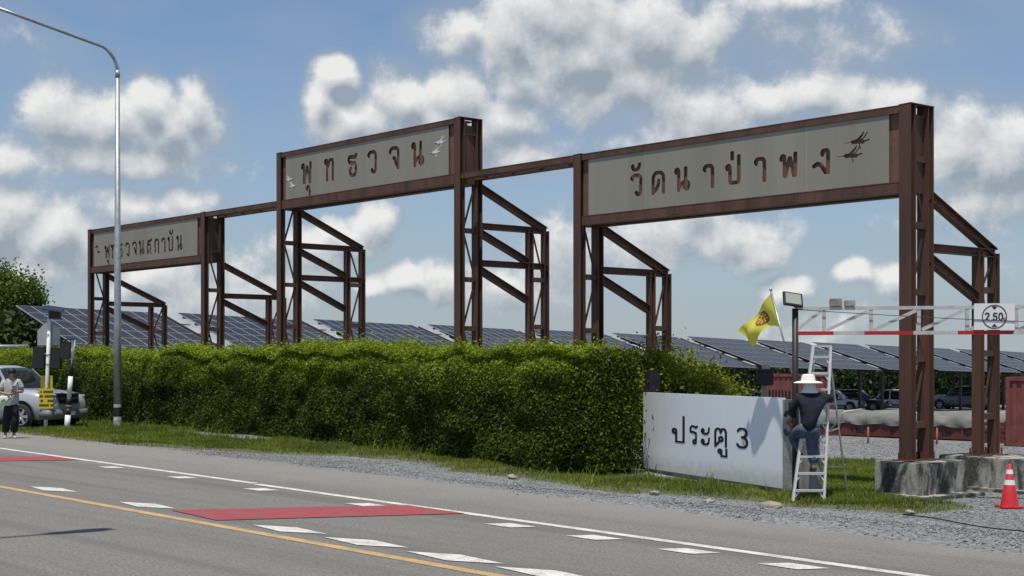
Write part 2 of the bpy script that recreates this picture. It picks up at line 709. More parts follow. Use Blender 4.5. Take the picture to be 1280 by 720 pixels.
def paint_mat(name, col, wear=.25, under=(.13, .13, .125)):
    m = bpy.data.materials.new(name)
    m.use_nodes = True
    T = NT(m.node_tree)
    b = T.n['Principled BSDF']
    v = T.new('ShaderNodeTexCoord').outputs['Object']
    n1 = T.noise(v, 55, 5, .7)
    n2 = T.noise(v, 4, 4, .6)
    f = T.maprange(T.math('ADD', T.math('MULTIPLY', n1, .6), T.math('MULTIPLY', n2, .4)), .47, .58, 0, 1)
    c = T.mix(T.math('MULTIPLY', f, wear * 2), col, under)
    T.link(T.mix(T.maprange(n2, .3, .7, 0, .3), c, tuple(x * .7 for x in col)), b.inputs['Base Color'])
    b.inputs['Roughness'].default_value = .75
    bn = T.new('ShaderNodeBump')
    bn.inputs['Strength'].default_value = .4
    bn.inputs['Distance'].default_value = .006
    T.link(T.noise(v, 190, 3, .7), bn.inputs['Height'])
    T.link(bn.outputs[0], b.inputs['Normal'])
    return m


def road_edge(x):
    """far edge of the asphalt, a little ragged"""
    x = np.asarray(x, float)
    return np.minimum(13.65, 12.50 - .098 * (x + 14)) + .35 * (vnoise(x, x * 0 + 3, .5) - .5) + .16 * (vnoise(x, x * 0 + 9, 2.3) - .5)


rx = np.concatenate([[-900, -400, -200, -120], np.arange(-90, 12, .22), [30, 80, 200, 500]])
nrow = 14
V = []
for x in rx:
    ye = float(road_edge(min(max(x, -80), 10)))
    for k in range(nrow):
        y = -1.5 + (ye + 1.5) * (k / (nrow - 1)) ** .8
        V.append((x, y, float(gz(x, y)) + .004 - (.010 if k == nrow - 1 else 0)))
V = np.array(V)
i = np.arange(len(rx) - 1)[:, None] * nrow + np.arange(nrow - 1)[None]
Fc = np.stack([i, i + nrow, i + nrow + 1, i + 1], -1).reshape(-1, 4)
road = link('road', fast_mesh('road', V, Fc, 4), asphalt_mat())
tag(road, 'grey asphalt two lane road with painted markings', None, kind='structure')
M['road_white'] = paint_mat('road_white_paint', (.60, .595, .55), .32)
M['road_yellow'] = paint_mat('road_yellow_paint', (.48, .31, .125), .3)
M['road_red'] = paint_mat('road_red_paint', (.29, .035, .042), .32)


def edge_y(x):                       # the white edge line
    return 10.95 - .0525 * (x + 27)


def centre_y(x):                     # the yellow centre line
    return 7.28 - .022 * (x + 8)


def strip(name, m, f, w, x0, x1, z=.008):
    xs_ = np.arange(x0, x1, 1.0)
    V = []
    for x in xs_:
        V += [(x, f(x) - w / 2, z), (x, f(x) + w / 2, z)]
    n = len(xs_)
    i = np.arange(n - 1) * 2
    Fc = np.stack([i, i + 2, i + 3, i + 1], -1)
    return link(name, fast_mesh(name, np.array(V), Fc, 4), m, road)


strip('edge_line', M['road_white'], edge_y, .13, -300, -15.95)
strip('edge_line', M['road_white'], lambda x: edge_y(x) - .05, .13, -15.9, 30)
strip('centre_line', M['road_yellow'], centre_y, .13, -300, 30)


def flat_poly(name, pts, m, z):
    return link(name, fast_mesh(name, np.array([(a, b, z) for a, b in pts]), np.arange(len(pts))[None], len(pts)), m, road)


flat_poly('red_band', [(-13.75, 7.74), (-12.5, 7.60), (-11.05, 10.02), (-12.2, 10.10)], M['road_red'], .012)
flat_poly('red_band', [(-25.4, 7.85), (-23.9, 7.80), (-22.1, 10.58), (-23.4, 10.66)], M['road_red'], .012)
flat_poly('red_band', [(-37.4, 8.1), (-35.9, 8.0), (-34.1, 11.18), (-35.4, 11.25)], M['road_red'], .012)
for x in (-32.0, -29.2, -26.6, -23.4, -20.15, -17.6, -15.15, -12.6, -9.9, -8.62, -7.38, -6.2, -5.05, -3.9):
    y = edge_y(x) - (.36 if x < -15.9 else .42)
    flat_poly('white_dash', [(x - .29, y - .11), (x + .13, y - .13), (x + .29, y + .11), (x - .13, y + .13)], M['road_white'], .011)
for x in (-31.5, -28, -25.7, -20.5, -17.2, -14.45, -11.3, -9.95, -8.62, -7.4, -6.2):
    y = centre_y(x) + .37
    flat_poly('white_dash', [(x - .58, y - .06), (x - .06, y + .16), (x + .60, y + .08), (x + .10, y - .16)], M['road_white'], .011)

# ------------------------------------------------------------------ verge: soil sheet, grass, loose stones
def grass_d(x, y):
    """how grassy a spot on the verge is, 0..1"""
    x = np.asarray(x, float)
    y = np.asarray(y, float)
    inner = 13.75 + 3.55 * sstep(-25.5, -22.0, x)
    inner = inner + .9 * (vnoise(x, y, .8) - .5) + .5 * (vnoise(x, y, 2.7) - .5)
    a = sstep(inner - .25, inner + .55, y)
    b = 1 - sstep(18.9 + 0 * x, 19.8 + 0 * x, y)
    right = 1 - sstep(-10.1, -9.4, x + .4 * (vnoise(x, y, 1.1) - .5) - (y - 17.5) * .15)
    bare = 1 - .5 * sstep(.66, .82, vnoise(x + 31, y + 5, .55))
    path = 1 - .9 * sstep(-31.8, -30.8, x) * (1 - sstep(-27.5, -26.5, x)) * sstep(17.0, 17.6, y)
    # the tuft behind the ladder, in front of the footing
    tuft = sstep(1.0, .35, np.hypot((x + 11.0) / 1.9, (y - 18.6) / 1.5))
    return np.maximum(a * b * right * bare * path, tuft)


def verge_mat():
    m = bpy.data.materials.new('verge_soil_and_moss')
    m.use_nodes = True
    T = NT(m.node_tree)
    b = T.n['Principled BSDF']
    v = T.new('ShaderNodeTexCoord').outputs['Object']
    n1 = T.noise(v, 9, 6, .65)
    n2 = T.noise(v, 60, 4, .6)
    c = T.mix(T.maprange(n1, .35, .65, 0, 1), (.10, .088, .05), (.085, .11, .03))
    c = T.mix(T.maprange(n2, .4, .7, 0, .5), c, (.13, .12, .09))
    T.link(c, b.inputs['Base Color'])
    b.inputs['Roughness'].default_value = 1
    bn = T.new('ShaderNodeBump')
    bn.inputs['Strength'].default_value = .8
    bn.inputs['Distance'].default_value = .03
    T.link(n2, bn.inputs['Height'])
    T.link(bn.outputs[0], b.inputs['Normal'])
    return m


gx = np.arange(-62, -6.5, .22)
gy = np.arange(13.0, 20.6, .2)
X, Y = np.meshgrid(gx, gy)
Z = gz(X, Y) - .035 + .05 * sstep(.25, .75, grass_d(X, Y)) + .05 * vnoise(X, Y, 1.7) * grass_d(X, Y)
V = np.stack([X, Y, Z], -1).reshape(-1, 3)
nx, ny = len(gx), len(gy)
i = np.arange(ny - 1)[:, None] * nx + np.arange(nx - 1)[None]
Fc = np.stack([i, i + 1, i + nx + 1, i + nx], -1).reshape(-1, 4)
vg = fast_mesh('verge', V, Fc, 4)
vg.polygons.foreach_set('use_smooth', [True] * len(vg.polygons))
verge = tag(link('verge', vg, verge_mat()), 'earthy roadside verge under the grass', None, kind='structure')


def grass_blades(name, n, xr, yr, h0, h1, w, dens, lo, hi, gen=rng):
    x = gen.uniform(*xr, n)
    y = gen.uniform(*yr, n)
    # more blades near the camera, where they can be told apart
    keep = gen.random(n) < dens(x, y)
    x, y = x[keep], y[keep]
    n = len(x)
    z = gz(x, y) - .035 + .05 * sstep(.25, .75, grass_d(x, y)) + .05 * vnoise(x, y, 1.7) * grass_d(x, y)
    clump = vnoise(x, y, 3.1)
    h = gen.uniform(h0, h1, n) * (.45 + .95 * clump)
    th = gen.uniform(0, 2 * math.pi, n)
    lean = gen.normal(0, .38, (n, 2)) * h[:, None]
    dx, dy = np.cos(th) * w, np.sin(th) * w
    base = np.stack([x, y, z], -1)
    p0 = base + np.stack([dx, dy, 0 * dx], -1)
    p1 = base - np.stack([dx, dy, 0 * dx], -1)
    mid = base + np.stack([lean[:, 0] * .35, lean[:, 1] * .35, h * .6], -1)
    p2 = mid - np.stack([dx, dy, 0 * dx], -1) * .7
    p3 = mid + np.stack([dx, dy, 0 * dx], -1) * .7
    tip = base + np.stack([lean[:, 0], lean[:, 1], h], -1)
    V = np.stack([p0, p1, p2, p3, tip], 1).reshape(-1, 3)
    k = np.arange(n)[:, None] * 5
    q = np.concatenate([np.stack([k[:, 0], k[:, 0] + 1, k[:, 0] + 2], -1), np.stack([k[:, 0], k[:, 0] + 2, k[:, 0] + 3], -1), np.stack([k[:, 0] + 3, k[:, 0] + 2, k[:, 0] + 4], -1)])
    t = np.clip(.15 + .7 * vnoise(x + 7, y, 1.3) + gen.normal(0, .18, n), 0, 1)
    return fast_mesh(name, V, q, 3, np.concatenate([t, t, t]))


M['grass'] = leaf_mat('grass_blade', (.06, .095, .016), (.25, .28, .05), .42)
g1 = grass_blades('grass', 330000, (-58, -6.5), (13.0, 19.4), .03, .095, .0065, lambda x, y: np.clip(grass_d(x, y), 0, 1), 0, 0)
tag(link('grass', g1, M['grass']), 'short green roadside grass along the foot of the hedge', None, kind='stuff')
# taller weeds close to the hedge and at the foot of the white board
g2 = grass_blades('weeds', 9000, (-45, -12.5), (16.4, 19.2), .16, .34, .008,
                  lambda x, y: np.clip(grass_d(x, y) * sstep(.55, .8, vnoise(x + 3, y, 1.1)) * .9, 0, 1), 0, 0)
tag(link('tall_grass', g2, M['grass']), 'taller grass tufts at the hedge and board foot', None, kind='stuff')


def stones(name, n, xr, yr, s0, s1, dens, gen=rng):
    x = gen.uniform(*xr, n)
    y = gen.uniform(*yr, n)
    keep = gen.random(n) < dens(x, y)
    x, y = x[keep], y[keep]
    n = len(x)
    z = gz(x, y) - .012 + .02 * (vnoise(x, y, .9) - .5)
    T = np.array([(1, 0, 0), (-1, 0, 0), (0, 1, 0), (0, -1, 0), (0, 0, 1), (0, 0, -1)], float)
    Fq = np.array([(0, 2, 4), (2, 1, 4), (1, 3, 4), (3, 0, 4), (2, 0, 5), (1, 2, 5), (3, 1, 5), (0, 3, 5)])
    s = gen.uniform(s0, s1, n) * (1 + .8 * (gen.random(n) > .93))
    V = T[None] * (gen.uniform(.6, 1.2, (n, 6, 1))) * (np.array([1, .8, .6]) * gen.uniform(.7, 1.2, (n, 1, 3))) * s[:, None, None]
    V += gen.normal(0, .18, V.shape) * s[:, None, None]
    th = gen.uniform(0, 6.28, n)
    c, sn = np.cos(th)[:, None], np.sin(th)[:, None]
    V = np.stack([V[..., 0] * c - V[..., 1] * sn, V[..., 0] * sn + V[..., 1] * c, V[..., 2]], -1)
    V += np.stack([x, y, z + s * .25], -1)[:, None]
    q = (Fq[None] + np.arange(n)[:, None, None] * 6).reshape(-1, 3)
    t = np.repeat(np.clip(gen.normal(.5, .28, n), 0, 1), 8)
    return fast_mesh(name, V.reshape(-1, 3), q, 3, t)


def stone_mat():
    m = bpy.data.materials.new('limestone_chip')
    m.use_nodes = True
    T = NT(m.node_tree)
    b = T.n['Principled BSDF']
    at = T.new('ShaderNodeAttribute', attribute_name='tone')
    T.link(T.mix(at.outputs['Fac'], (.095, .099, .106), (.295, .302, .312)), b.inputs['Base Color'])
    b.inputs['Roughness'].default_value = .85
    return m


M['stone'] = stone_mat()
sd = lambda x, y: np.clip(sstep(-.25, .9, y - road_edge(x) + .8 * (vnoise(x, y, 1.6) - .5)) * (1 - .8 * grass_d(x, y)) * np.where(x < -24.5, .12, 1) * (y < 24 - 4 * sstep(-14, -20, x)), 0, 1)
st = stones('gravel', 105000, (-30, -1.5), (11.6, 22), .009, .020, sd)
tag(link('gravel', st, M['stone']), 'loose grey crushed stone along the road shoulder', None, kind='stuff')
st2 = stones('gravel', 42000, (-36, -6), (21, 40), .012, .026, lambda x, y: .9 * (x > -14 - (y - 21) * .85))
tag(link('gravel', st2, M['stone']), 'loose grey crushed stone in the yard behind the gateway', None, kind='stuff')

# ------------------------------------------------------------------ lettering: strokes -> outlines
def arc(cx, cy, rx_, ry_, a0, a1, n=10):
    return [(cx + rx_ * math.cos(R(a0 + (a1 - a0) * k / n)), cy + ry_ * math.sin(R(a0 + (a1 - a0) * k / n))) for k in range(n + 1)]


# every glyph: list of strokes (polylines, unit = letter height) and list of head dots (x, y, r)
GL = {
    'pho': ([[(.10, .80)] + arc(.19, .84, .08, .10, 150, 0, 6) + [(.27, .70), (.28, .06), (.32, .06), (.52, .80), (.56, .80), (.74, .06), (.80, .06), (.82, 1.0)]], [(.11, .82, .09)], .95),
    'u': ([arc(.62, -.26, .13, .12, 170, 10, 8) + [(.76, -.55)]], [(.53, -.27, .075)], 0),
    'tho': ([arc(.17, .86, .09, .11, 160, 0, 6) + [(.26, .0)], [(.26, .55), (.42, .84)] + arc(.57, .84, .15, .13, 150, 0, 7) + [(.72, .0)]], [(.10, .84, .09)], .86),
    'thong': ([[(.76, .99), (.70, .88), (.45, .90)] + arc(.30, .78, .14, .13, 90, 230, 6) + [(.45, .60)] + arc(.55, .46, .19, .15, 90, 0, 5) + [(.74, .2)] + arc(.52, .16, .22, .13, 0, -180, 9) + [(.29, .30), (.34, .38)]], [(.32, .34, .05)], .86),
    'wo': ([arc(.36, .78, .28, .19, 170, 0, 10) + [(.64, .25)] + arc(.50, .18, .14, .15, 0, -150, 7)], [(.13, .77, .07), (.36, .13, .09)], .76),
    'cho': ([arc(.38, .76, .30, .21, 170, 0, 10) + [(.68, .04)], [(.34, .52), (.46, .46), (.50, .25), (.64, .06)]], [(.11, .76, .07), (.36, .52, .09)], .80),
    'no': ([arc(.16, .86, .09, .11, 160, 0, 6) + [(.25, .0)], [(.25, .10), (.42, .30), (.60, .36)] + arc(.70, .20, .13, .16, 100, -150, 9), [(.66, 1.0), (.66, .70), (.64, .22)]], [(.09, .84, .09)], .92),
    'so': ([[(.10, .0), (.10, .45)] + arc(.33, .55, .24, .14, 200, 20, 8) + [(.60, .0)], [(.10, .0), (.26, .12), (.34, .28)], [(.12, .66)] + arc(.38, .78, .27, .16, 190, 60, 6) + [(.56, .88), (.74, 1.04)]], [(.34, .28, .07)], .82),
    'tho2': ([[(.16, .06), (.22, .30), (.14, .48), (.16, .66)] + arc(.42, .76, .27, .21, 170, 0, 9) + [(.69, .0)]], [(.17, .08, .09)], .84),
    'aa': ([arc(.33, .78, .24, .19, 165, 0, 9) + [(.57, .0)]], [(.13, .77, .09)], .70),
    'bo': ([arc(.15, .86, .09, .11, 160, 0, 6) + [(.24, .14)] + arc(.34, .14, .10, .10, 180, 270, 4) + arc(.62, .14, .10, .10, 270, 360, 4) + [(.72, 1.0)]], [(.08, .84, .09)], .88),
    'po': ([arc(.15, .72, .09, .11, 160, 0, 6) + [(.24, .14)] + arc(.34, .14, .10, .10, 180, 270, 4) + arc(.62, .14, .10, .10, 270, 360, 4) + [(.72, 1.22)]], [(.08, .70, .09)], .88),
    'do': ([[(.12, .0), (.12, .60)] + arc(.43, .70, .31, .27, 170, 0, 10) + [(.74, .0)], [(.46, .56), (.42, .36), (.30, .18), (.14, .06)]], [(.45, .56, .09)], .88),
    'ngo': ([arc(.60, .84, .14, .13, 200, 0, 7) + [(.74, .02), (.62, .02), (.40, .36), (.22, .42), (.06, .34)]], [(.49, .83, .09)], .86),
    'an': ([arc(.52, 1.42, .22, .20, 190, 350, 8) + [(.76, 1.48)]], [(.34, 1.40, .10)], 0),
    'ek': ([[(.36, 1.12), (.36, 1.40)]], [], 0),
    # looped forms for the painted board
    'po_l': ([arc(.10, .62, .10, .11, 0, 360, 14), [(.20, .66), (.20, .0), (.62, .0), (.62, 1.45)]], [], .78),
    'ro_l': ([arc(.42, .10, .10, .10, 0, 360, 14), [(.52, .10), (.52, .58), (.34, .64), (.12, .66)], arc(.30, .78, .18, .20, 220, 70, 8) + [(.50, .90), (.60, .98)]], [], .72),
    'a_l': ([arc(.12, .76, .09, .09, 0, 360, 12), arc(.30, .80, .26, .20, 200, 360, 8) + [(.58, .94)], arc(.12, .18, .09, .09, 0, 360, 12), arc(.30, .22, .26, .20, 200, 360, 8) + [(.58, .36)]], [], .72),
    'to_l': ([[(.08, .0), (.08, .62)] + arc(.24, .74, .16, .22, 170, 40, 6) + [(.38, .74)] + arc(.54, .74, .14, .22, 140, 0, 6) + [(.68, .0)], arc(.40, .40, .10, .11, 0, 360, 14), [(.34, .30), (.10, .02)]], [], .82),
    'uu_l': ([arc(.30, -.26, .09, .09, 0, 360, 12), [(.38, -.26), (.38, -.52), (.66, -.52), (.66, -.14)]], [], 0),
    'three': ([arc(.26, .75, .24, .22, 155, -90, 12), arc(.26, .27, .27, .26, 90, -155, 12)], [], .62),
    '2': ([arc(.27, .73, .22, .24, 160, -20, 9) + [(.08, .05), (.52, .05)]], [], .62),
    '5': ([[(.50, .95), (.14, .95), (.10, .55)] + arc(.27, .31, .24, .27, 110, -150, 12)], [], .62),
    '0': ([arc(.28, .5, .23, .46, 0, 360, 24)], [], .64),
    'dot': ([[(.10, .05), (.11, .06)]], [], .22),
    'mo_s': ([arc(.08, .48, .07, .08, 0, 360, 10), [(.14, .50), (.14, .0), (.44, .0), (.44, .55)]], [], .58),
}


def seg_dist(X, Y, pts):
    best = np.full(X.shape, 9.0)
    for (ax, ay), (bx, by) in zip(pts[:-1], pts[1:]):
        dx, dy = bx - ax, by - ay
        L2 = dx * dx + dy * dy + 1e-12
        t = np.clip(((X - ax) * dx + (Y - ay) * dy) / L2, 0, 1)
        best = np.minimum(best, np.hypot(X - ax - t * dx, Y - ay - t * dy))
    return best


def glyph_sdf(X, Y, key, ox, oy, h, sw, wx=1.0):
    """signed distance (metres, negative inside) of one glyph placed at (ox, oy)"""
    strokes, dots, _ = GL[key]
    gx_, gy_ = (X - ox) / (h * wx), (Y - oy) / h
    dmin = np.full(X.shape, 9.0)
    ys_ = [p[1] for s_ in strokes for p in s_]
    lo, hi = min(ys_), max(ys_)
    for s_ in strokes:
        dmin = np.minimum(dmin, seg_dist(gx_, gy_, s_) - sw / 2)
    for (cx, cy, r) in dots:
        dmin = np.minimum(dmin, np.hypot(gx_ - cx, gy_ - cy) - r * 1.15)
    cut = np.maximum(lo - sw * .35 - gy_, gy_ - hi - sw * .35)
    return np.maximum(dmin, cut) * h


def outline_mesh(sd, xs_, ys_, keep_negative=True):
    """marching squares with run-length merged full cells: returns verts (x,z), polys, boundary edges"""
    if not keep_negative:
        sd = -sd
    ny, nx = sd.shape
    verts, index, polys, edges = [], {}, [], []

    def vid(key, p):
        if key not in index:
            index[key] = len(verts)
            verts.append(p)
        return index[key]

    def corner(i, j):
        return vid(('c', i, j), (xs_[i], ys_[j]))

    def cross(i0, j0, i1, j1):
        if (i1, j1) < (i0, j0):
            i0, j0, i1, j1 = i1, j1, i0, j0
        a, b = sd[j0, i0], sd[j1, i1]
        t = a / (a - b)
        return vid(('e', i0, j0, i1, j1), (xs_[i0] + (xs_[i1] - xs_[i0]) * t, ys_[j0] + (ys_[j1] - ys_[j0]) * t))

    ins = sd < 0
    full = ins[:-1, :-1] & ins[1:, :-1] & ins[:-1, 1:] & ins[1:, 1:]
    none = ~(ins[:-1, :-1] | ins[1:, :-1] | ins[:-1, 1:] | ins[1:, 1:])
    # merge full cells into tall rectangles: same run in successive rows
    runs = {}
    rects = []
    for j in range(ny - 1):
        row = full[j]
        dd = np.diff(np.concatenate([[0], row.astype(int), [0]]))
        cur = {}
        for a, b in zip(np.where(dd == 1)[0], np.where(dd == -1)[0]):
            cur[(a, b)] = runs.pop((a, b), j)
        for (a, b), j0 in runs.items():
            rects.append((a, b, j0, j))
        runs = cur
    for (a, b), j0 in runs.items():
        rects.append((a, b, j0, ny - 1))
    for a, b, j0, j1 in rects:
        polys.append((corner(a, j0), corner(b, j0), corner(b, j1), corner(a, j1)))
    js, is_ = np.where(~full & ~none)
    for j, i in zip(js.tolist(), is_.tolist()):
        cs = [(i, j), (i + 1, j), (i + 1, j + 1), (i, j + 1)]
        poly = []
        ex = []
        for k in range(4):
            p, q = cs[k], cs[(k + 1) % 4]
            if ins[p[1], p[0]]:
                poly.append(corner(*p))
            if ins[p[1], p[0]] != ins[q[1], q[0]]:
                e = cross(p[0], p[1], q[0], q[1])
                poly.append(e)
                ex.append(e)
        if len(poly) >= 3:
            polys.append(tuple(poly))
        for k in range(0, len(ex) - 1, 2):
            edges.append((ex[k], ex[k + 1]))
    return verts, polys, edges


def plate_from_sdf(name, sd, xs_, ys_, y_front, thick, m, parent, negative=True):
    """a flat plate in the local XZ plane with real cut edges"""
    vs, ps, es = outline_mesh(sd, xs_, ys_, negative)
    n = len(vs)
    V = [(a, y_front, b) for a, b in vs] + [(a, y_front + thick, b) for a, b in vs]
    Fq = [tuple(p) for p in ps] + [(a, b, b + n, a + n) for a, b in es]
    me = bpy.data.meshes.new(name)
    me.from_pydata(V, [], Fq)
    me.validate()
    bm = bmesh.new()
    bm.from_mesh(me)
    loose = [v for v in bm.verts if not v.link_faces]
    bmesh.ops.delete(bm, geom=loose, context='VERTS')
    bm.to_mesh(me)
    bm.free()
    return link(name, me, m, parent)


def letter_plate(name, key, ox, oy, h, sw, y, m, parent, wx=1.0, thick=.006, rot180=False):
    w = GL[key][2] or .9
    res = h / 46
    xs_ = np.arange(ox - .22 * h, ox + (w + .25) * h * wx, res)
    ys_ = np.arange(oy - .75 * h, oy + 1.65 * h, res)
    X, Y = np.meshgrid(xs_, ys_)
    return plate_from_sdf(name, glyph_sdf(X, Y, key, ox, oy, h, sw, wx), xs_, ys_, y, thick, m, parent)


def bird_sdf(X, Y, cx, cy, s, flip=1):
    """small flying bird: long bill, body, raised wings, tail"""
    u, v = (X - cx) / s * flip, (Y - cy) / s
    body = seg_dist(u * 1, v, [(-.25, .02), (.05, .04), (.30, -.02)]) - .115 * (1 - .5 * np.abs(u)).clip(.3, 1)
    head = np.hypot(u + .30, v - .04) - .075
    bill = seg_dist(u, v, [(-.36, .04), (-.72, .03)]) - .017
    w1 = seg_dist(u, v, [(-.05, .06), (.22, .30), (.34, .46)]) - (.085 - .14 * (v - .06)).clip(.012, .085)
    w2 = seg_dist(u, v, [(.05, .05), (.32, .16), (.52, .40)]) - .035
    w3 = seg_dist(u, v, [(.05, -.04), (.12, -.22), (.16, -.34)]) - .03
    tail = seg_dist(u, v, [(.28, -.02), (.62, .05)]) - .04
    return np.minimum.reduce([body, head, bill, w1, w2, w3, tail]) * s


# ------------------------------------------------------------------ steel gateway with three sign boxes
GATE_R = W2(1131, 22.0)               # middle of the near right column
GATE_ROT = R(0.95)
gdir = (math.cos(GATE_ROT), math.sin(GATE_ROT))


def gate_x(px):
    """local x on the gateway's front line at bearing px"""
    t = (px - 640) / 1600
    vx, vy = FW.x + RT.x * t, FW.y + RT.y * t
    # solve GATE_R + s*gdir = D*(vx,vy)
    det = gdir[0] * (-vy) + gdir[1] * vx
    s_ = ((-GATE_R[0]) * (-vy) - (-vx) * (-GATE_R[1])) / det
    return s_


gate = thing('gateway', 'long brown steel gateway frame carrying three grey lettered signs above the hedge', 'gateway',
             (GATE_R[0], GATE_R[1], 0), GATE_ROT)
CW, CD, GAP = .24, .15, .35            # column flange width, depth, gap in a laced pair
CWR, CDR, GAPR = .17, .14, .34         # the rear legs are slimmer
FDR = CDR * 2 + GAPR
FD = CD * 2 + GAP                      # depth of a laced pair
RY = 2.06                              # rear pair starts here
ST = M['steel']
gxs = [gate_x(p) for p in (111, 253, 348, 571, 721)] + [0.0]
TOP0, TOP1 = 6.085, 6.22
TROT = R(-9.0)                         # the buttress frames stand slightly askew to the signs


def laced_pair(t, y0, ztop, zbot, cw, cd, gap, step=1.15, phase=0.0):
    for ya in (y0, y0 + cd + gap):
        b = MB()
        b.box(-cw / 2, cw / 2, ya, ya + .016, zbot, ztop)
        b.box(-cw / 2, cw / 2, ya + cd - .016, ya + cd, zbot, ztop)
        b.box(-.007, .007, ya + .016, ya + cd - .016, zbot, ztop)
        b.build('column', ST, t)
    ya, yb = y0 + cd + .002, y0 + cd + gap - .002
    z = zbot + .55 + phase
    flip = 1
    while z < ztop - .25:
        MB().box(-.065, .065, ya, yb, z, z + .11).build('batten', ST, t)
        z2 = min(z + step, ztop - .1)
        if z2 - z > .5:
            p, q = (ya + .02, yb - .02) if flip > 0 else (yb - .02, ya + .02)
            MB().bar((.03, p, z + .12), (.03, q, z2 - .02), .012, .05, (0, 1, 0)).build('lacing_bar', ST, t)
        flip = -flip
        z += step


def tower(gx_, front_top, rear_top, base_f, base_r, struts, diags):
    t = bpy.data.objects.new('tower', None)
    C.objects.link(t)
    t.parent = gate
    t.location = (gx_, 0, 0)
    t.rotation_euler = (0, 0, TROT)
    laced_pair(t, 0, front_top, base_f, CW, CD, GAP)
    laced_pair(t, RY, rear_top, base_r, CWR, CDR, GAPR, phase=.1)
    MB().box(-CW / 2 - .005, CW / 2 + .005, -.004, FD + .004, front_top + .001, front_top + .014).build('cap_plate', ST, t)
    for z in struts:
        MB().hbeam((0, FD + .002, z), (0, RY + FDR - .03, z), .14, .15, .014).build('strut', ST, t)
    for (z0, z1, yend) in diags:
        MB().hbeam((0, FD + .002, z0), (0, yend, z1), .15, .16, .014).build('diagonal_brace', ST, t)
    return t


def wp(gx_, y):
    gx_ = gx_ - y * math.sin(TROT)
    y = y * math.cos(TROT)
    return (GATE_R[0] + gx_ * gdir[0] - y * gdir[1], GATE_R[1] + gx_ * gdir[1] + y * gdir[0])


FOOT_TOP = .09
for k, x in enumerate(gxs):
    mid = k in (2, 3)
    bf, br = gzf(*wp(x, .3)) - .02, gzf(*wp(x, 2.9)) - .02
    if k == 5:
        bf = br = FOOT_TOP
    ftop = 7.52 if mid else TOP1
    if mid:
        tw = tower(x, ftop, 5.02, bf, br, (5.02, 4.14), ((5.94, 5.04, RY + FDR - .08), (4.86, 4.24, RY), (3.98, 3.30, RY)))
    else:
        tw = tower(x, ftop, 3.78, bf, br, (3.78,), ((4.70, 3.80, RY + FDR - .08), (3.60, 2.96, RY)))
    if k == 5:                        # base plates and stiffeners on the concrete
        for yb in (0, CD + GAP, RY, RY + CDR + GAPR):
            b = MB()
            for xx in (-.09, 0, .09):
                for (ya, yb2) in ((yb - .07, yb - .001), (yb + CD + .001, yb + CD + .07)):
                    b.bar((xx, (ya + yb2) / 2, FOOT_TOP + .012), (xx, (ya + yb2) / 2, FOOT_TOP + .13), .01, .05, (0, 1, 0))
            b.box(-.2, .2, yb - .09, yb + CD + .09, FOOT_TOP - .004, FOOT_TOP + .012)
            b.build('base_plate', ST, tw)

# top chords between the towers (front and rear), running through
xl, xr_ = gxs[0] - CW / 2, gxs[5] + CW / 2


def beam_x(name, x0, x1, y0, z0, z1, parent, w=.2):
    b = MB()
    t = .016
    b.box(x0, x1, y0, y0 + t, z0 + t, z1 - t)                     # outer plate (channel turned outwards)
    b.box(x0, x1, y0 - .004, y0 + w, z0, z0 + t)
    b.box(x0, x1, y0 - .004, y0 + w, z1 - t, z1)
    return b.build(name, ST, parent)


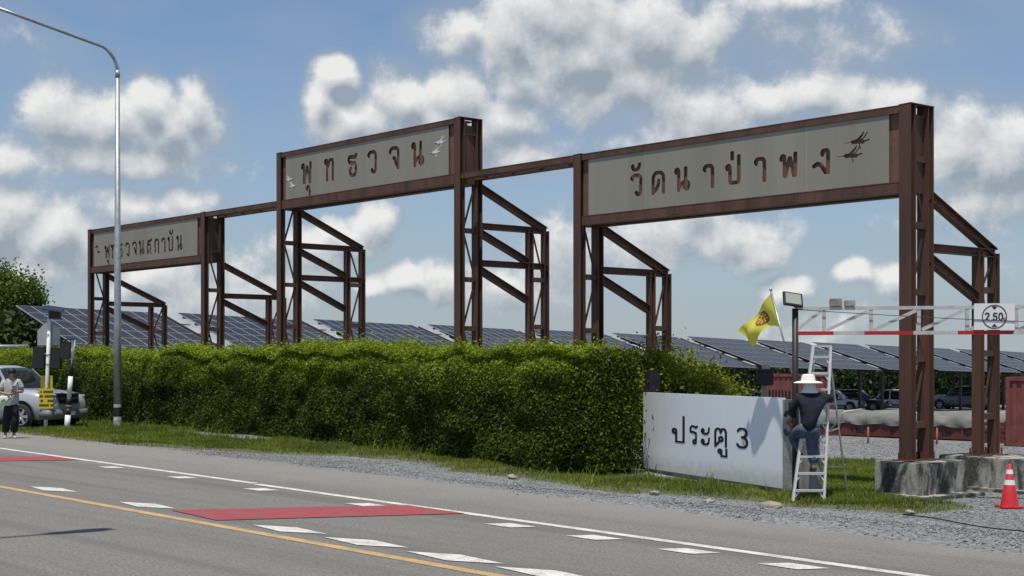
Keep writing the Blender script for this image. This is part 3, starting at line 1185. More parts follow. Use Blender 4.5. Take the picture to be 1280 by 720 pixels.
def sign_box(x0, x1, z0, z1, letters, base, h, sw, wx, birds, seams, bird_white=False, end_l=True, end_r=True):
    """a box between two towers: chords, grey cut-out front plate, brown plate close behind, end plates"""
    s = bpy.data.objects.new('sign_box', None)
    C.objects.link(s)
    s.parent = gate
    a, b_ = x0 + CW / 2, x1 - CW / 2
    e = .004
    lo0, lo1 = (z0, z0 + .2) if z0 < 5.5 else (z0, TOP1)
    hi0, hi1 = (TOP0, TOP1) if z1 < 6.5 else (z1 - .13, z1)
    for yy, nm in ((.012, 'chord'), (FD - .21, 'chord')):
        beam_x(nm, a + e, b_ - e, yy, lo0, lo1, s)
        beam_x(nm, a + e, b_ - e, yy, hi0, hi1, s)
    pz0, pz1 = lo1 + .003, hi0 - .003
    # brown plate behind, full width
    MB().box(a + e, b_ - e, .074, .080, pz0, pz1).build('back_plate', M['steel_plate'], s)
    MB().box(a + e, b_ - e, FD - .05, FD - .044, pz0, pz1).build('rear_plate', M['steel_plate'], s)
    # end plates between the paired columns
    for xx, on in ((x0, end_l), (x1, end_r)):
        if on:
            MB().box(xx - CW / 2 + .02, xx + CW / 2 - .025, CD + .003, CD + GAP - .003, lo0, hi1 - .16).build('end_plate', ST, s)
    for q in (.34, .70):
        xq = a + (b_ - a) * q
        MB().box(xq - .11, xq + .11, .0055, .0115, lo0 + .03, lo1 - .03).build('splice_plate', ST, s)
    # front plate with the letters cut out
    m_ = .19
    res = .0125
    X0, X1 = a + m_, b_ - m_
    xs_ = np.linspace(X0, X1, int((X1 - X0) / res))
    ys_ = np.linspace(pz0, pz1, int((pz1 - pz0) / res))
    X, Y = np.meshgrid(xs_, ys_)
    sd = np.full(X.shape, 9.0)
    for (key, gx_) in letters:
        xa, xb = gx_ - .3 * h, gx_ + 1.3 * h * wx
        c = (xs_ > xa) & (xs_ < xb)
        sd[:, c] = np.minimum(sd[:, c], glyph_sdf(X[:, c], Y[:, c], key, gx_, base, h, sw, wx))
    for (bx, bz, bs, fl) in birds:
        c = (xs_ > bx - bs) & (xs_ < bx + bs)
        bsd = bird_sdf(X[:, c], Y[:, c], bx, bz, bs, fl)
        if bird_white:
            pass
        else:
            sd[:, c] = np.minimum(sd[:, c], bsd)
    # seams between the sheets: thin grey strips on the plate face
    fp = plate_from_sdf('front_plate', sd, xs_, ys_, .028, .008, M['sign_face'], s, negative=False)
    for q in seams:
        MB().box(q - .006, q + .006, .0265, .0275, pz0, pz1).build('seam_strip', M['seam'], s)
    if bird_white:
        for (bx, bz, bs, fl) in birds:
            xs2 = np.arange(bx - bs, bx + bs, .008)
            ys2 = np.arange(bz - bs * .6, bz + bs * .6, .008)
            XX, YY = np.meshgrid(xs2, ys2)
            plate_from_sdf('bird_cutout', bird_sdf(XX, YY, bx, bz, bs, fl), xs2, ys2, .022, .004, M['bird_pale'], s)
    return s


M['seam'] = mat('seam_grey', (.30, .31, .29), .6)
M['bird_pale'] = mat('pale_bird_metal', (.62, .60, .57), .5, var=.4, vscale=14)


def at(px, key, dx=0.0):
    return (key, gate_x(px) + dx)


gl = [gate_x(p) for p in (129.5, 137.5, 146, 155.5, 164, 172.5, 182.5, 191.5, 200.5, 208.5, 219.5)]
LS = [('pho', gl[0]), ('u', gl[0]), ('tho', gl[1]), ('thong', gl[2]), ('wo', gl[3]), ('cho', gl[4]), ('no', gl[5]), ('so', gl[6]), ('tho2', gl[7]), ('aa', gl[8]), ('bo', gl[9]), ('an', gl[9]), ('no', gl[10])]
sign_box(gxs[0], gxs[1], 4.78, TOP1, LS, 5.20, .42, .185, .92, [(gate_x(120), 5.62, .26, -1), (gate_x(122.5), 5.44, .24, -1)], [gate_x(183)])
ML = [at(375, 'pho'), at(375, 'u'), at(404, 'tho'), at(432, 'thong'), at(458, 'wo'), at(485, 'cho'), at(513, 'no')]
sign_box(gxs[2], gxs[3], 5.98, 7.52, ML, 6.56, .55, .185, .95,
         [(gate_x(549), 7.02, .30, 1), (gate_x(543), 6.80, .28, 1), (gate_x(361), 6.75, .26, -1), (gate_x(365), 6.56, .26, -1)],
         [gate_x(400), gate_x(449), gate_x(504)], bird_white=True)
RL = [at(787, 'wo'), at(787, 'an', -.08), at(813, 'do'), at(842, 'no'), at(877, 'aa'), at(906, 'po'), at(906, 'ek'), at(941, 'aa'), at(973, 'pho'), at(1015, 'ngo')]
sign_box(gxs[4], gxs[5], 4.70, TOP1, RL, 5.20, .43, .20, .98, [(gate_x(1071), 5.68, .36, 1), (gate_x(1062), 5.45, .36, 1)],
         [gate_x(1007), gate_x(806)])
for (i0, i1) in ((1, 2), (3, 4)):      # open spans of the top chord between the signs
    sp = bpy.data.objects.new('link_beam', None)
    C.objects.link(sp)
    sp.parent = gate
    a, b_ = gxs[i0] + CW / 2 + .004, gxs[i1] - CW / 2 - .004
    for yy in (.012, FD - .21):
        beam_x('chord', a, b_, yy, TOP0, TOP1, sp)
    n = 4
    for k in range(n):
        xx = a + (b_ - a) * (k + .5) / n
        MB().box(xx - .05, xx + .05, .215, FD - .215, TOP0 + .03, TOP0 + .13).build('cross_tie', ST, sp)

# ------------------------------------------------------------------ concrete footings under the right tower
def footing(label, gx_, y0, y1, x0, x1, plinth):
    cx, cy = wp(gx_, (y0 + y1) / 2)
    zb = gzf(cx, cy) - .12
    f = thing('concrete_footing', label, 'footing', (cx, cy, 0), GATE_ROT + TROT, 'concrete footings of the gateway')
    hy = (y1 - y0) / 2
    MB().box(x0, x1, -hy, hy, zb, FOOT_TOP - .006).build('block', M['footing'], f, bevel=.02)
    if plinth:
        MB().box(x0 + .25, x1 + .28, -hy - .12, hy + .1, zb, zb + .17).build('plinth', M['footing'], f, bevel=.015)
    return f


footing('stained concrete block under the near column of the right hand tower', 0, -.34, 1.0, -.38, .56, True)
footing('stained concrete block under the rear legs of the right hand tower behind the cone', 0, 1.82, 3.35, -.62, .95, True)

# ------------------------------------------------------------------ clipped hedge
HX0, HX1 = -56.0, -16.95


def hedge_front(x, z):
    return 18.55 + .26 * (vnoise(x, z * 1.0, .8) - .5) + .20 * (vnoise(x + 40, z, 2.4) - .5) + .10 * (z / 2.0)


def hedge_top(x, y):
    return 1.98 + .12 * sstep(-20, -36, x) + .26 * (vnoise(x, y, .7) - .5) + .26 * (vnoise(x, y + 9, 2.1) - .5)


hedge = thing('hedge', 'long dense clipped green hedge with bright new growth along its top', 'hedge', (0, 0, 0))
n_f, n_t, n_e = 230000, 95000, 16000
zc = -.25
# front face
x = rng.uniform(HX0, HX1, n_f)
# nearer part of the hedge gets more leaves
x = np.where(rng.random(n_f) < .45, rng.uniform(-34, HX1, n_f), x)
zb = gz(x, 18.4)
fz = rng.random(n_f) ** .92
z = zb + .02 + fz * (hedge_top(x, 18.7) - zb)
depth = np.abs(rng.normal(0, .10, n_f)) - .05
y = hedge_front(x, z) + depth + .35 * (rng.random(n_f) < .12)
rnd = sstep(.82, 1.0, fz) * .30
y = y + rnd
endr = sstep(HX1 - .8, HX1, x)
y = y + endr * .35
pf = np.stack([x, y, z], -1)
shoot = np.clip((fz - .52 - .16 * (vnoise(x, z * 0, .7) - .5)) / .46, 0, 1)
tone_f = np.clip(.06 + .22 * vnoise(x, z, 1.5) + rng.normal(0, .10, n_f) + .80 * shoot ** 1.2 * (.3 + .7 * rng.random(n_f)), 0, 1)  # front shade put into the tone low down; new growth lightens the top
nf_ = np.tile(np.array([0, -1.0, .25]), (n_f, 1))
# top
xt = np.where(rng.random(n_t) < .4, rng.uniform(-34, HX1, n_t), rng.uniform(HX0, HX1, n_t))
yt = rng.uniform(18.75, 20.05, n_t)
zt = hedge_top(xt, yt) + np.abs(rng.normal(0, .09, n_t)) - .06 + rng.uniform(.05, .28, n_t) * (rng.random(n_t) < .07) * (vnoise(xt, yt, 3.1) > .5)
pt = np.stack([xt, yt, zt], -1)
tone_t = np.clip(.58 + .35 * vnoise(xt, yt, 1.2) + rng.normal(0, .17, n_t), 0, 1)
nt_ = np.tile(np.array([0, -.3, 1.0]), (n_t, 1))
# right hand end
ye = rng.uniform(18.7, 20.0, n_e)
ze = rng.uniform(-.35, 2.05, n_e)
xe = HX1 + .05 + rng.normal(0, .10, n_e)
pe = np.stack([xe, ye, ze], -1)
ne_ = np.tile(np.array([1.0, 0, .25]), (n_e, 1))
P_ = np.concatenate([pf, pt, pe])
N_ = np.concatenate([nf_, nt_, ne_]) * .8
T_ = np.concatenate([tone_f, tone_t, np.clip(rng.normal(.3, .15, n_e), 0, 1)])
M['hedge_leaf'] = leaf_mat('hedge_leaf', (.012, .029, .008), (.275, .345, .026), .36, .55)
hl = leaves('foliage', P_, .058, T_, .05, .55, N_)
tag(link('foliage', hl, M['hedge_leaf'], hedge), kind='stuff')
# inner twiggy mass that closes the hedge
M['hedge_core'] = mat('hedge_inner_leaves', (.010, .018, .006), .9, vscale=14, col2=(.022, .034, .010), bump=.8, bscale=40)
xs_ = np.linspace(HX0, HX1 - .06, 80)
rings = []
for xx in xs_:
    zt_ = float(hedge_top(xx, 19.3)) - .16
    zb_ = gzf(xx, 18.6) - .1
    yf = float(hedge_front(xx, 1.0)) + .26
    rings.append([(xx, yf, zb_), (xx, yf, zt_ - .2), (xx, yf + .25, zt_), (xx, 19.9, zt_), (xx, 20.0, zb_)])
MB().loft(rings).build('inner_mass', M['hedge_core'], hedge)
M['bark'] = mat('bark', (.09, .065, .045), .9, var=.35, vscale=8, bump=.6, bscale=30)
for xx in np.arange(-42, -18, 1.15):
    yy = 18.80 + random.uniform(-.05, .1)
    z0 = gzf(xx, yy) - .05
    MB().tube([(xx, yy, z0), (xx + random.uniform(-.06, .06), yy + .08, z0 + .35), (xx + random.uniform(-.12, .12), yy + .2, z0 + .8)], [.025, .02, .014], 6).build('stem', M['bark'], hedge)


def shrub(name, label, cat, c, rad, n, size, lo_tone, m, group=None, stems=5, gen=rng):
    """loose bush: clumps of leaves on several stems"""
    t = thing(name, label, cat, (c[0], c[1], c[2]), 0, group)
    nc = max(8, int(n / 260))
    cc = gen.normal(size=(nc, 3))
    cc /= np.linalg.norm(cc, axis=1)[:, None]
    cc *= gen.uniform(.45, .95, nc)[:, None] ** .6
    cc = cc * np.array(rad) + np.array([0, 0, rad[2] * 1.02])
    k = gen.integers(0, nc, n)
    pos = cc[k] + gen.normal(0, 1, (n, 3)) * np.array(rad) * .20
    pos[:, 2] = np.maximum(pos[:, 2], .02)
    tone = np.clip(lo_tone + .5 * (gen.random(nc)[k] - .4) + gen.normal(0, .15, n) + .25 * (pos[:, 2] / (2 * rad[2]) - .4), 0, 1)
    tag(link('crown', leaves('crown', pos, size, tone, .5, .5, None, gen), m, t), kind='stuff')
    for q in range(stems):
        e = cc[int(gen.integers(0, nc))]
        MB().tube([(0.08 * random.uniform(-1, 1), .08 * random.uniform(-1, 1), -.1), (e[0] * .4, e[1] * .4, e[2] * .5), tuple(e)], [.035, .025, .01], 6).build('stem', M['bark'], t)
    return t


M['shrub_leaf'] = leaf_mat('shrub_leaf', (.035, .06, .010), (.26, .28, .03), .38, .45)
bx, by = W2(862, 27.4)
shrub('shrub', 'loose yellow green shrub rising behind the white gate board', 'shrub', (bx, by, gzf(bx, by)), (1.0, 1.2, 1.12), 16000, .085, .66, M['shrub_leaf'])
bx, by = W2(824, 27.5)
shrub('shrub', 'leafy shrub squeezed between the hedge end and the white board', 'shrub', (bx, by, gzf(bx, by)), (.85, .85, 1.22), 14000, .075, .52, M['shrub_leaf'])

# ------------------------------------------------------------------ white gate board with lettering and its concrete pillar
BA, BB = W2(804, 26.55), W2(979, 22.05)
bang = math.atan2(BB[1] - BA[1], BB[0] - BA[0])
blen = math.hypot(BB[0] - BA[0], BB[1] - BA[1])


def board_mat():
    """white vinyl sheet with splash dirt along its foot and faint rain streaks"""
    m = bpy.data.materials.new('white_vinyl_board')
    m.use_nodes = True
    T = NT(m.node_tree)
    b = T.n['Principled BSDF']
    v = T.new('ShaderNodeTexCoord').outputs['Object']
    sx = T.new('ShaderNodeSeparateXYZ')
    T.link(v, sx.inputs[0])
    n1 = T.noise(v, 7, 6, .65)
    mp_ = T.new('ShaderNodeMapping')
    mp_.inputs['Scale'].default_value = (9, 1, .5)
    T.link(v, mp_.inputs[0])
    st_ = T.maprange(T.noise(mp_.outputs[0], 1.6, 4, .6), .52, .75, 0, .16)
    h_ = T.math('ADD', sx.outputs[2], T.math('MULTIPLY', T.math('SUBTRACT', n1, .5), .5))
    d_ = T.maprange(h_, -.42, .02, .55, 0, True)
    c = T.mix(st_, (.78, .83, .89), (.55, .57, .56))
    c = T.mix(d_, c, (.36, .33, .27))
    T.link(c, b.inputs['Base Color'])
    b.inputs['Roughness'].default_value = .45
    return m


wall = thing('gate_board', 'long low white board wall with black gate number lettering in front of the hedge end', 'board wall', (BA[0], BA[1], 0), bang)
M['board'] = board_mat()
M['ink'] = mat('black_vinyl_ink', (.012, .012, .016), .45)
WZ0, WZ1 = -.40, 1.165
n = 4
for k in range(n):
    a, b_ = blen * k / n, blen * (k + 1) / n
    MB().box(a + (.0015 if k else 0), b_ - .0015, 0, .05, WZ0, WZ1).build('board_panel', M['board'], wall)
MB().box(.02, blen - .02, .052, .16, -.62, WZ1 - .03).build('backing_wall', M['concrete'], wall)


def board_x(px):
    t = (px - 640) / 1600
    vx, vy = FW.x + RT.x * t, FW.y + RT.y * t
    ux, uy = math.cos(bang), math.sin(bang)
    return (BA[0] * -vy + BA[1] * vx) / (ux * vy - uy * vx)


for key, px in (('po_l', 841), ('ro_l', 861), ('a_l', 876.5), ('to_l', 892.5), ('uu_l', 893.5), ('three', 921.5)):
    hh = .345 if key != 'three' else .36
    letter_plate('letter', key, board_x(px), .215 if key != 'three' else .23, hh, .12 if key != 'three' else .125, -.005, M['ink'], wall, wx={'po_l': 1.95, 'ro_l': 1.5, 'a_l': 1.42, 'to_l': 1.75, 'uu_l': 1.75, 'three': 1.7}[key], thick=.004)

pil = thing('concrete_pillar', 'weathered concrete pillar at the right end of the white board', 'pillar', (BB[0], BB[1], 0), bang)
MB().box(.012, .40, -.03, .26, -.68, 1.14).build('shaft', M['concrete'], pil, bevel=.012)
MB().box(.46, .64, .10, .30, -.68, .75).build('stub_post', M['concrete'], pil, bevel=.012)
M['rust'] = mat('rusty_iron', (.045, .026, .018), .8, 0, vscale=9, col2=(.12, .055, .03), bump=.4)
b = MB()
o = letter_plate('numeral', 'three', .10, .54, .40, .17, -.052, M['rust'], pil, wx=.95, thick=.02)
MB().box(.22, .25, -.046, -.03, .92, 1.10).build('bracket', M['rust'], pil)

# spiked sliding gate parked behind the board
gx0, gy0 = W2(962, 23.3)
sg = thing('sliding_gate', 'dark spiked gate leaf parked behind the white board', 'gate', (gx0, gy0, 0), bang)
for k in range(7):
    MB().bar((k * .10, 0, -.5), (k * .10, 0, 1.24), .025, .025).tube([(k * .10, 0, 1.24), (k * .10, 0, 1.31)], [.016, .002], 6).build('bar', M['dark_metal'], sg)
MB().box(-.03, .66, -.02, .02, 1.10, 1.14).build('rail', M['dark_metal'], sg)
MB().box(-.03, .66, -.02, .02, -.4, -.36).build('rail', M['dark_metal'], sg)

# weatherproof box on a post behind the board
gx0, gy0 = W2(956, 25.2)
ob = thing('control_box', 'black weatherproof box on a pale post behind the white board', 'control box', (gx0, gy0, gzf(gx0, gy0)), YAW)
zz = 1.75 - gzf(gx0, gy0)
MB().box(-.15, .15, -.11, .11, zz - .42, zz - .13).build('housing', M['black_paint'], ob, bevel=.02)
MB().box(-.17, .17, -.14, .12, zz - .128, zz - .10).build('hood', M['black_paint'], ob)
MB().box(-.035, .035, -.03, .03, 0, zz - .422).build('post', M['concrete'], ob)
MB().box(-.06, .10, -.03, .03, zz - .098, zz - .02).build('bracket', M['galv'], ob)

# ------------------------------------------------------------------ height limit bar with its post
HA = W2(994, 21.45)
ang_bar = YAW - R(10.5)
bar = thing('height_barrier', 'overhead lattice height barrier with red and white lower rail and round limit sign', 'height barrier', (HA[0], HA[1], 0), ang_bar)
zb0, zb1 = 2.245, 2.66
L = 7.2
M['lattice'] = mat('galvanised_lattice', (.52, .51, .48), .5, .2, var=.18, vscale=7)
MB().box(0, L, -.025, .025, zb1 - .01, zb1 + .045).build('top_rail', M['lattice'], bar)
xk = 0.0
k = 0
segs = [.62, .50, .78, .70, .86, .74, .90, .76, .84]
xx = 0
for k, sg_ in enumerate(segs):
    a, b_ = xx, min(L, xx + sg_)
    MB().box(a + .001, b_ - .001, -.027, .027, zb0 - .012, zb0 + .05).build('lower_rail', M['red_paint'] if k % 2 == 0 else M['lattice'], bar)
    xx += sg_
    if xx >= L:
        break
px_ = .0
bay = .76
k = 0
while px_ < L - .1:
    MB().box(px_ + .44, px_ + .50, -.02, .02, zb0 + .052, zb1 - .002).build('upright', M['lattice'], bar)
    x0_, x1_ = px_ - .24, px_ + .42
    if x0_ < .02:
        x0_ = .02
    MB().bar((x0_, 0, zb0 + .07), (x1_, 0, zb1 - .03), .05, .055).build('diagonal', M['lattice'], bar)
    px_ += bay
MB().tube([(0.0, .0, -.6), (0.0, .0, zb1 + .02)], .052, 10).build('post', M['dark_metal'], bar)
for k, (a, w_, h_) in enumerate(((.56, .20, .13), (.80, .17, .10))):
    MB().box(a, a + w_, -.08, .08, zb1 + .047, zb1 + .047 + h_).build('junction_box', M['concrete'], bar, bevel=.01)
# limit sign
sgx = 2.85
sp_ = bpy.data.objects.new('limit_sign', None)
C.objects.link(sp_)
sp_.parent = bar
sp_.location = (sgx, -.045, zb0 + .062)
W_, H_ = .63, .43
MB().box(0, W_, 0, .012, 0, H_).build('plate', M['white_paint'], sp_)
cx, cz, rr = W_ / 2, H_ / 2, .195
ring = [[(cx + r * math.cos(2 * math.pi * k / 36), y_, cz + r * math.sin(2 * math.pi * k / 36)) for (r, y_) in ((rr, -.004), (rr - .016, -.004), (rr - .016, -.001), (rr, -.001))] for k in range(37)]
MB().loft(ring, cap=False).build('ring', mat('dark_red_ring', (.10, .03, .035), .5), sp_)
MB().add([(cx - .045, -.004, cz + .165), (cx + .045, -.004, cz + .165), (cx, -.004, cz + .115)], [(0, 1, 2)]).build('arrow', M['ink'], sp_)
MB().add([(cx - .045, -.004, cz - .165), (cx + .045, -.004, cz - .165), (cx, -.004, cz - .115)], [(0, 1, 2)]).build('arrow', M['ink'], sp_)
ox = cx - .145
for key, adv in (('2', .088), ('dot', .032), ('5', .088), ('0', .09)):
    letter_plate('numeral', key, ox, cz - .062, .125, .17, -.005, M['ink'], sp_, wx=1.0, thick=.003)
    ox += adv
letter_plate('numeral', 'mo_s', ox - .012, cz - .062, .07, .16, -.005, M['ink'], sp_, thick=.003)
letter_plate('numeral', 'dot', ox + .026, cz - .062, .07, .16, -.005, M['ink'], sp_, thick=.003)
# thin wire strung along the bar
wire = []
for k in range(25):
    u = k / 24
    wire.append((.02 + u * 6.8, -.05, zb1 + .0 - .30 * u - .25 * math.sin(math.pi * u) * .25))
MB().tube(wire, .006, 5).build('wire', M['black_paint'], bar)

# flood light clamped to the top of the barrier post
fl = thing('flood_light', 'flat black flood light tilted down beside the flag', 'flood light', (HA[0], HA[1], 0), YAW + R(8))
fb_ = MB().box(-.17, .17, -.025, .025, -.13, .13)
o = fb_.build('housing', M['black_paint'], fl, (-.05, -.02, zb1 + .17), bevel=.008)
o.rotation_euler = (R(-30), R(8), 0)
lens = MB().box(-.135, .135, -.030, -.026, -.10, .10).build('lens', mat('flood_lens', (.30, .32, .27), .2, var=.05), o)
MB().bar((0, 0, zb1 + .04), (-.03, -.005, zb1 + .10), .03, .03).build('bracket', M['dark_metal'], fl)

# ------------------------------------------------------------------ flag on a leaning pole
fp0 = Vector((*W2(987, 21.38), 1.75))
ftop = Vector((*W2(963.5, 21.90), 1.75 + 92 * 21.90 / 1600))
flag = thing('flag', 'yellow flag with brown wheel emblem on a leaning pole', 'flag', tuple(fp0), 0)
lt = ftop - fp0
MB().tube([(-lt * .12)[:], lt[:]], .017, 8).lathe([(.001, .05), (.026, .03), (.026, .0), (.012, -.01)], 10, 'z', tuple(lt)).build('pole', M['galv'], flag)
# cloth: wedge drooping to the left along the board; corners given in the local plane (along = left/back along the board, up)
wv = Vector((BA[0] - BB[0], BA[1] - BB[1], 0)).normalized()      # direction the flag flies


def fpt(px, py, Dd):
    q = Vector((*W2(px, Dd), 1.75 + (455 - py) * Dd / 1600))
    return q - fp0


hoist_t, hoist_b = fpt(964.5, 366, 21.87), fpt(976.5, 409, 21.61)
fly_t, fly_b = fpt(925.5, 414, 22.72), fpt(938, 433, 22.42)
nu, nv = 28, 16
grid = []
nrm = Vector((-wv.y, wv.x, 0))
for a in range(nu + 1):
    u = a / nu
    for c in range(nv + 1):
        v = c / nv
        top = hoist_t.lerp(fly_t, u) + Vector((0, 0, .10)) * math.sin(math.pi * u) * (-.10)
        bot = hoist_b.lerp(fly_b, u) + Vector((0, 0, 1)) * (.15 * math.sin(math.pi * min(1, u * 1.15)) ** 1.2)
        p = top.lerp(bot, v)
        p = p + nrm * (.055 * math.sin(u * 9 + v * 2.2) * u ** .5 + .03 * math.sin(v * 7 - u * 4) * u)
        grid.append(p)
vs = [tuple(p) for p in grid]
fs = [(a * (nv + 1) + c, (a + 1) * (nv + 1) + c, (a + 1) * (nv + 1) + c + 1, a * (nv + 1) + c + 1) for a in range(nu) for c in range(nv)]
M['flag_cloth'] = leaf_mat('yellow_flag_cloth', (.80, .74, .13), (.82, .76, .15), .35, .7)
MB().add(vs, fs, True).build('cloth', M['flag_cloth'], flag)
# emblem: a disc of the same cloth surface, slightly proud on both sides, with a spoked wheel
def cloth_at(u, v, off):
    a, c = u * nu, v * nv
    i0, j0 = min(int(a), nu - 1), min(int(c), nv - 1)
    fu, fv = a - i0, c - j0
    g = lambda i, j: grid[i * (nv + 1) + j]
    return (g(i0, j0) * (1 - fu) * (1 - fv) + g(i0 + 1, j0) * fu * (1 - fv) + g(i0, j0 + 1) * (1 - fu) * fv + g(i0 + 1, j0 + 1) * fu * fv) + nrm * off


cu, cv, ru, rv = .44, .47, .175, .30
for off, nm in ((-.004, 'emblem'), (.004, 'emblem')):
    vs, fs = [cloth_at(cu, cv, off)], []
    for rr_ in range(1, 5):
        for k in range(32):
            t = 2 * math.pi * k / 32
            vs.append(cloth_at(cu + ru * rr_ / 4 * math.cos(t), cv + rv * rr_ / 4 * math.sin(t), off))
    for k in range(32):
        fs.append((0, 1 + k, 1 + (k + 1) % 32))
        for rr_ in range(3):
            o_ = 1 + rr_ * 32
            fs.append((o_ + k, o_ + 32 + k, o_ + 32 + (k + 1) % 32, o_ + (k + 1) % 32))
    em = MB().add([tuple(p) for p in vs], fs, True).build(nm, mat('brown_emblem', (.28, .10, .02), .7), flag)
    wb = MB()
    for k in range(8):
        t = 2 * math.pi * k / 8 + .2
        for r0, r1, wd in ((.22, .74, .07),):
            d_ = (math.cos(t), math.sin(t))
            n_ = (-d_[1], d_[0])
            quad = [cloth_at(cu + ru * (r * d_[0] + s__ * wd * n_[0]), cv + rv * (r * d_[1] + s__ * wd * n_[1]), off * 2) for r, s__ in ((r0, -1), (r1, -1.6), (r1, 1.6), (r0, 1))]
            wb.add([tuple(p) for p in quad], [(0, 1, 2, 3)])
    wb.build('wheel_spokes', mat('gold_emblem', (.62, .48, .10), .6), em)

# ------------------------------------------------------------------ aluminium step ladder
LD = 20.55
lx, ly = W2(1010, LD)
lz = gzf(lx, ly) + .01
lad = thing('step_ladder', 'tall aluminium step ladder standing open by the pillar', 'ladder', (lx, ly, lz), YAW)
LH = 2.52
ang_l = .62       # set back at the top
A_ = M['alu']
bw, tw_ = .25, .145
sh = .37          # the ladder stands slightly askew: the top shifts right


def rail(s, v):
    return Vector((s * (bw + (tw_ - bw) * v) + sh * v, ang_l * v, LH * v))


for s in (-1, 1):
    MB().bar(rail(s, 0), rail(s, 1), .040, .06, (0, 1, 0)).build('rail', A_, lad)
    MB().box(-.03, .03, -.04, .04, 0, .05).build('foot', M['rubber'], lad, tuple(rail(s, 0) + Vector((0, 0, -.012))))
nr = 9
for k in range(nr):
    v = (k + .75) / (nr + .35)
    a, c = rail(-1, v), rail(1, v)
    MB().bar(a + Vector((.014, 0, 0)), c - Vector((.014, 0, 0)), .075, .036, (0, 0, 1)).build('step', A_, lad)
    for s in (-1, 1):
        e = rail(s, v)
        q = rail(s, v - .040)
        MB().bar(e - Vector((s * .085, .0, .012)), q - Vector((s * .012, 0, .012)), .02, .026, (0, 1, 0)).build('step_brace', A_, lad)
MB().box(sh - .16, sh + .16, ang_l - .02, ang_l + .16, LH, LH + .03).build('top_cap', A_, lad)
rb = [Vector((.36, 1.42, .05)), Vector((.97, 1.30, .05))]
rt_ = [Vector((sh - .10, ang_l + .12, LH - .02)), Vector((sh + .14, ang_l + .12, LH - .02))]
for p, q in zip(rb, rt_):
    MB().bar(p, q, .022, .045, (0, 1, 0)).build('rear_leg', A_, lad)
for v in (.18, .40, .62, .82):
    MB().bar(rb[0].lerp(rt_[0], v), rb[1].lerp(rt_[1], v), .018, .022).build('rear_brace', A_, lad)
for v in (.3, .55):
    MB().bar(rb[0].lerp(rt_[0], v), rb[1].lerp(rt_[1], v + .2), .012, .02).build('rear_brace', A_, lad)
MB().bar(rail(1, .45), rb[1].lerp(rt_[1], .45), .012, .02).build('spreader', A_, lad)

# ------------------------------------------------------------------ traffic cone
cx_, cy_ = W2(1262, 20.1)
cone = thing('traffic_cone', 'red traffic cone with two white bands beside the rear footing', 'traffic cone', (cx_, cy_, gzf(cx_, cy_) - .006), YAW)
M['cone'] = mat('red_cone_plastic', (.50, .022, .03), .45, var=.12, vscale=6)


def cone_r(z):
    return .142 + (.028 - .142) * ((z - .03) / .65)


prof = [(cone_r(z), z) for z in (.03, .30, .31, .50, .51, .68)]
MB().lathe([(.150, .028), (cone_r(.06), .06), (cone_r(.68), .68), (.022, .685), (.018, .60)], 24).build('body', M['cone'], cone)
MB().box(-.175, .175, -.175, .175, 0, .03).build('base', M['cone'], cone, bevel=.012)
M['reflective'] = mat('white_reflective_band', (.74, .74, .72), .35, var=.08)
for z0_, z1_ in ((.36, .44), (.53, .60)):
    MB().lathe([(cone_r(z0_) + .003, z0_), (cone_r(z1_) + .003, z1_)], 24).build('band', M['reflective'], cone)

# ------------------------------------------------------------------ people
def skin_mesh(name, verts, edges, radii, root=0, sub=2):
    """continuous surface grown over a skeleton"""
    me = bpy.data.meshes.new(name)
    me.from_pydata([tuple(v) for v in verts], edges, [])
    ob = bpy.data.objects.new(name, me)
    C.objects.link(ob)
    sk = ob.modifiers.new('skin', 'SKIN')
    sk.use_smooth_shade = True
    lay = me.skin_vertices[0].data
    for k, r in enumerate(radii):
        lay[k].radius = r if isinstance(r, tuple) else (r, r)
        lay[k].use_root = (k == root)
    sb_ = ob.modifiers.new('sub', 'SUBSURF')
    sb_.levels = sub
    sb_.render_levels = sub
    dg = bpy.context.evaluated_depsgraph_get()
    nm = bpy.data.meshes.new_from_object(ob.evaluated_get(dg))
    bpy.data.objects.remove(ob)
    nm.name = name
    for p in nm.polygons:
        p.use_smooth = True
    return nm


def chain(name, pts, radii, m, parent, sub=2):
    e = [(k, k + 1) for k in range(len(pts) - 1)]
    return link(name, skin_mesh(name, pts, e, radii, 0, sub), m, parent)


def ellipsoid(b, c, r, n=14, m_=9, zmin=-1.0, zmax=1.0):
    rings = []
    for k in range(m_ + 1):
        w = zmin + (zmax - zmin) * k / m_
        s_ = math.sqrt(max(0.0004, 1 - w * w))
        rings.append([(c[0] + r[0] * s_ * math.cos(2 * math.pi * q / n), c[1] + r[1] * s_ * math.sin(2 * math.pi * q / n), c[2] + r[2] * w) for q in range(n)])
    return b.loft(rings)


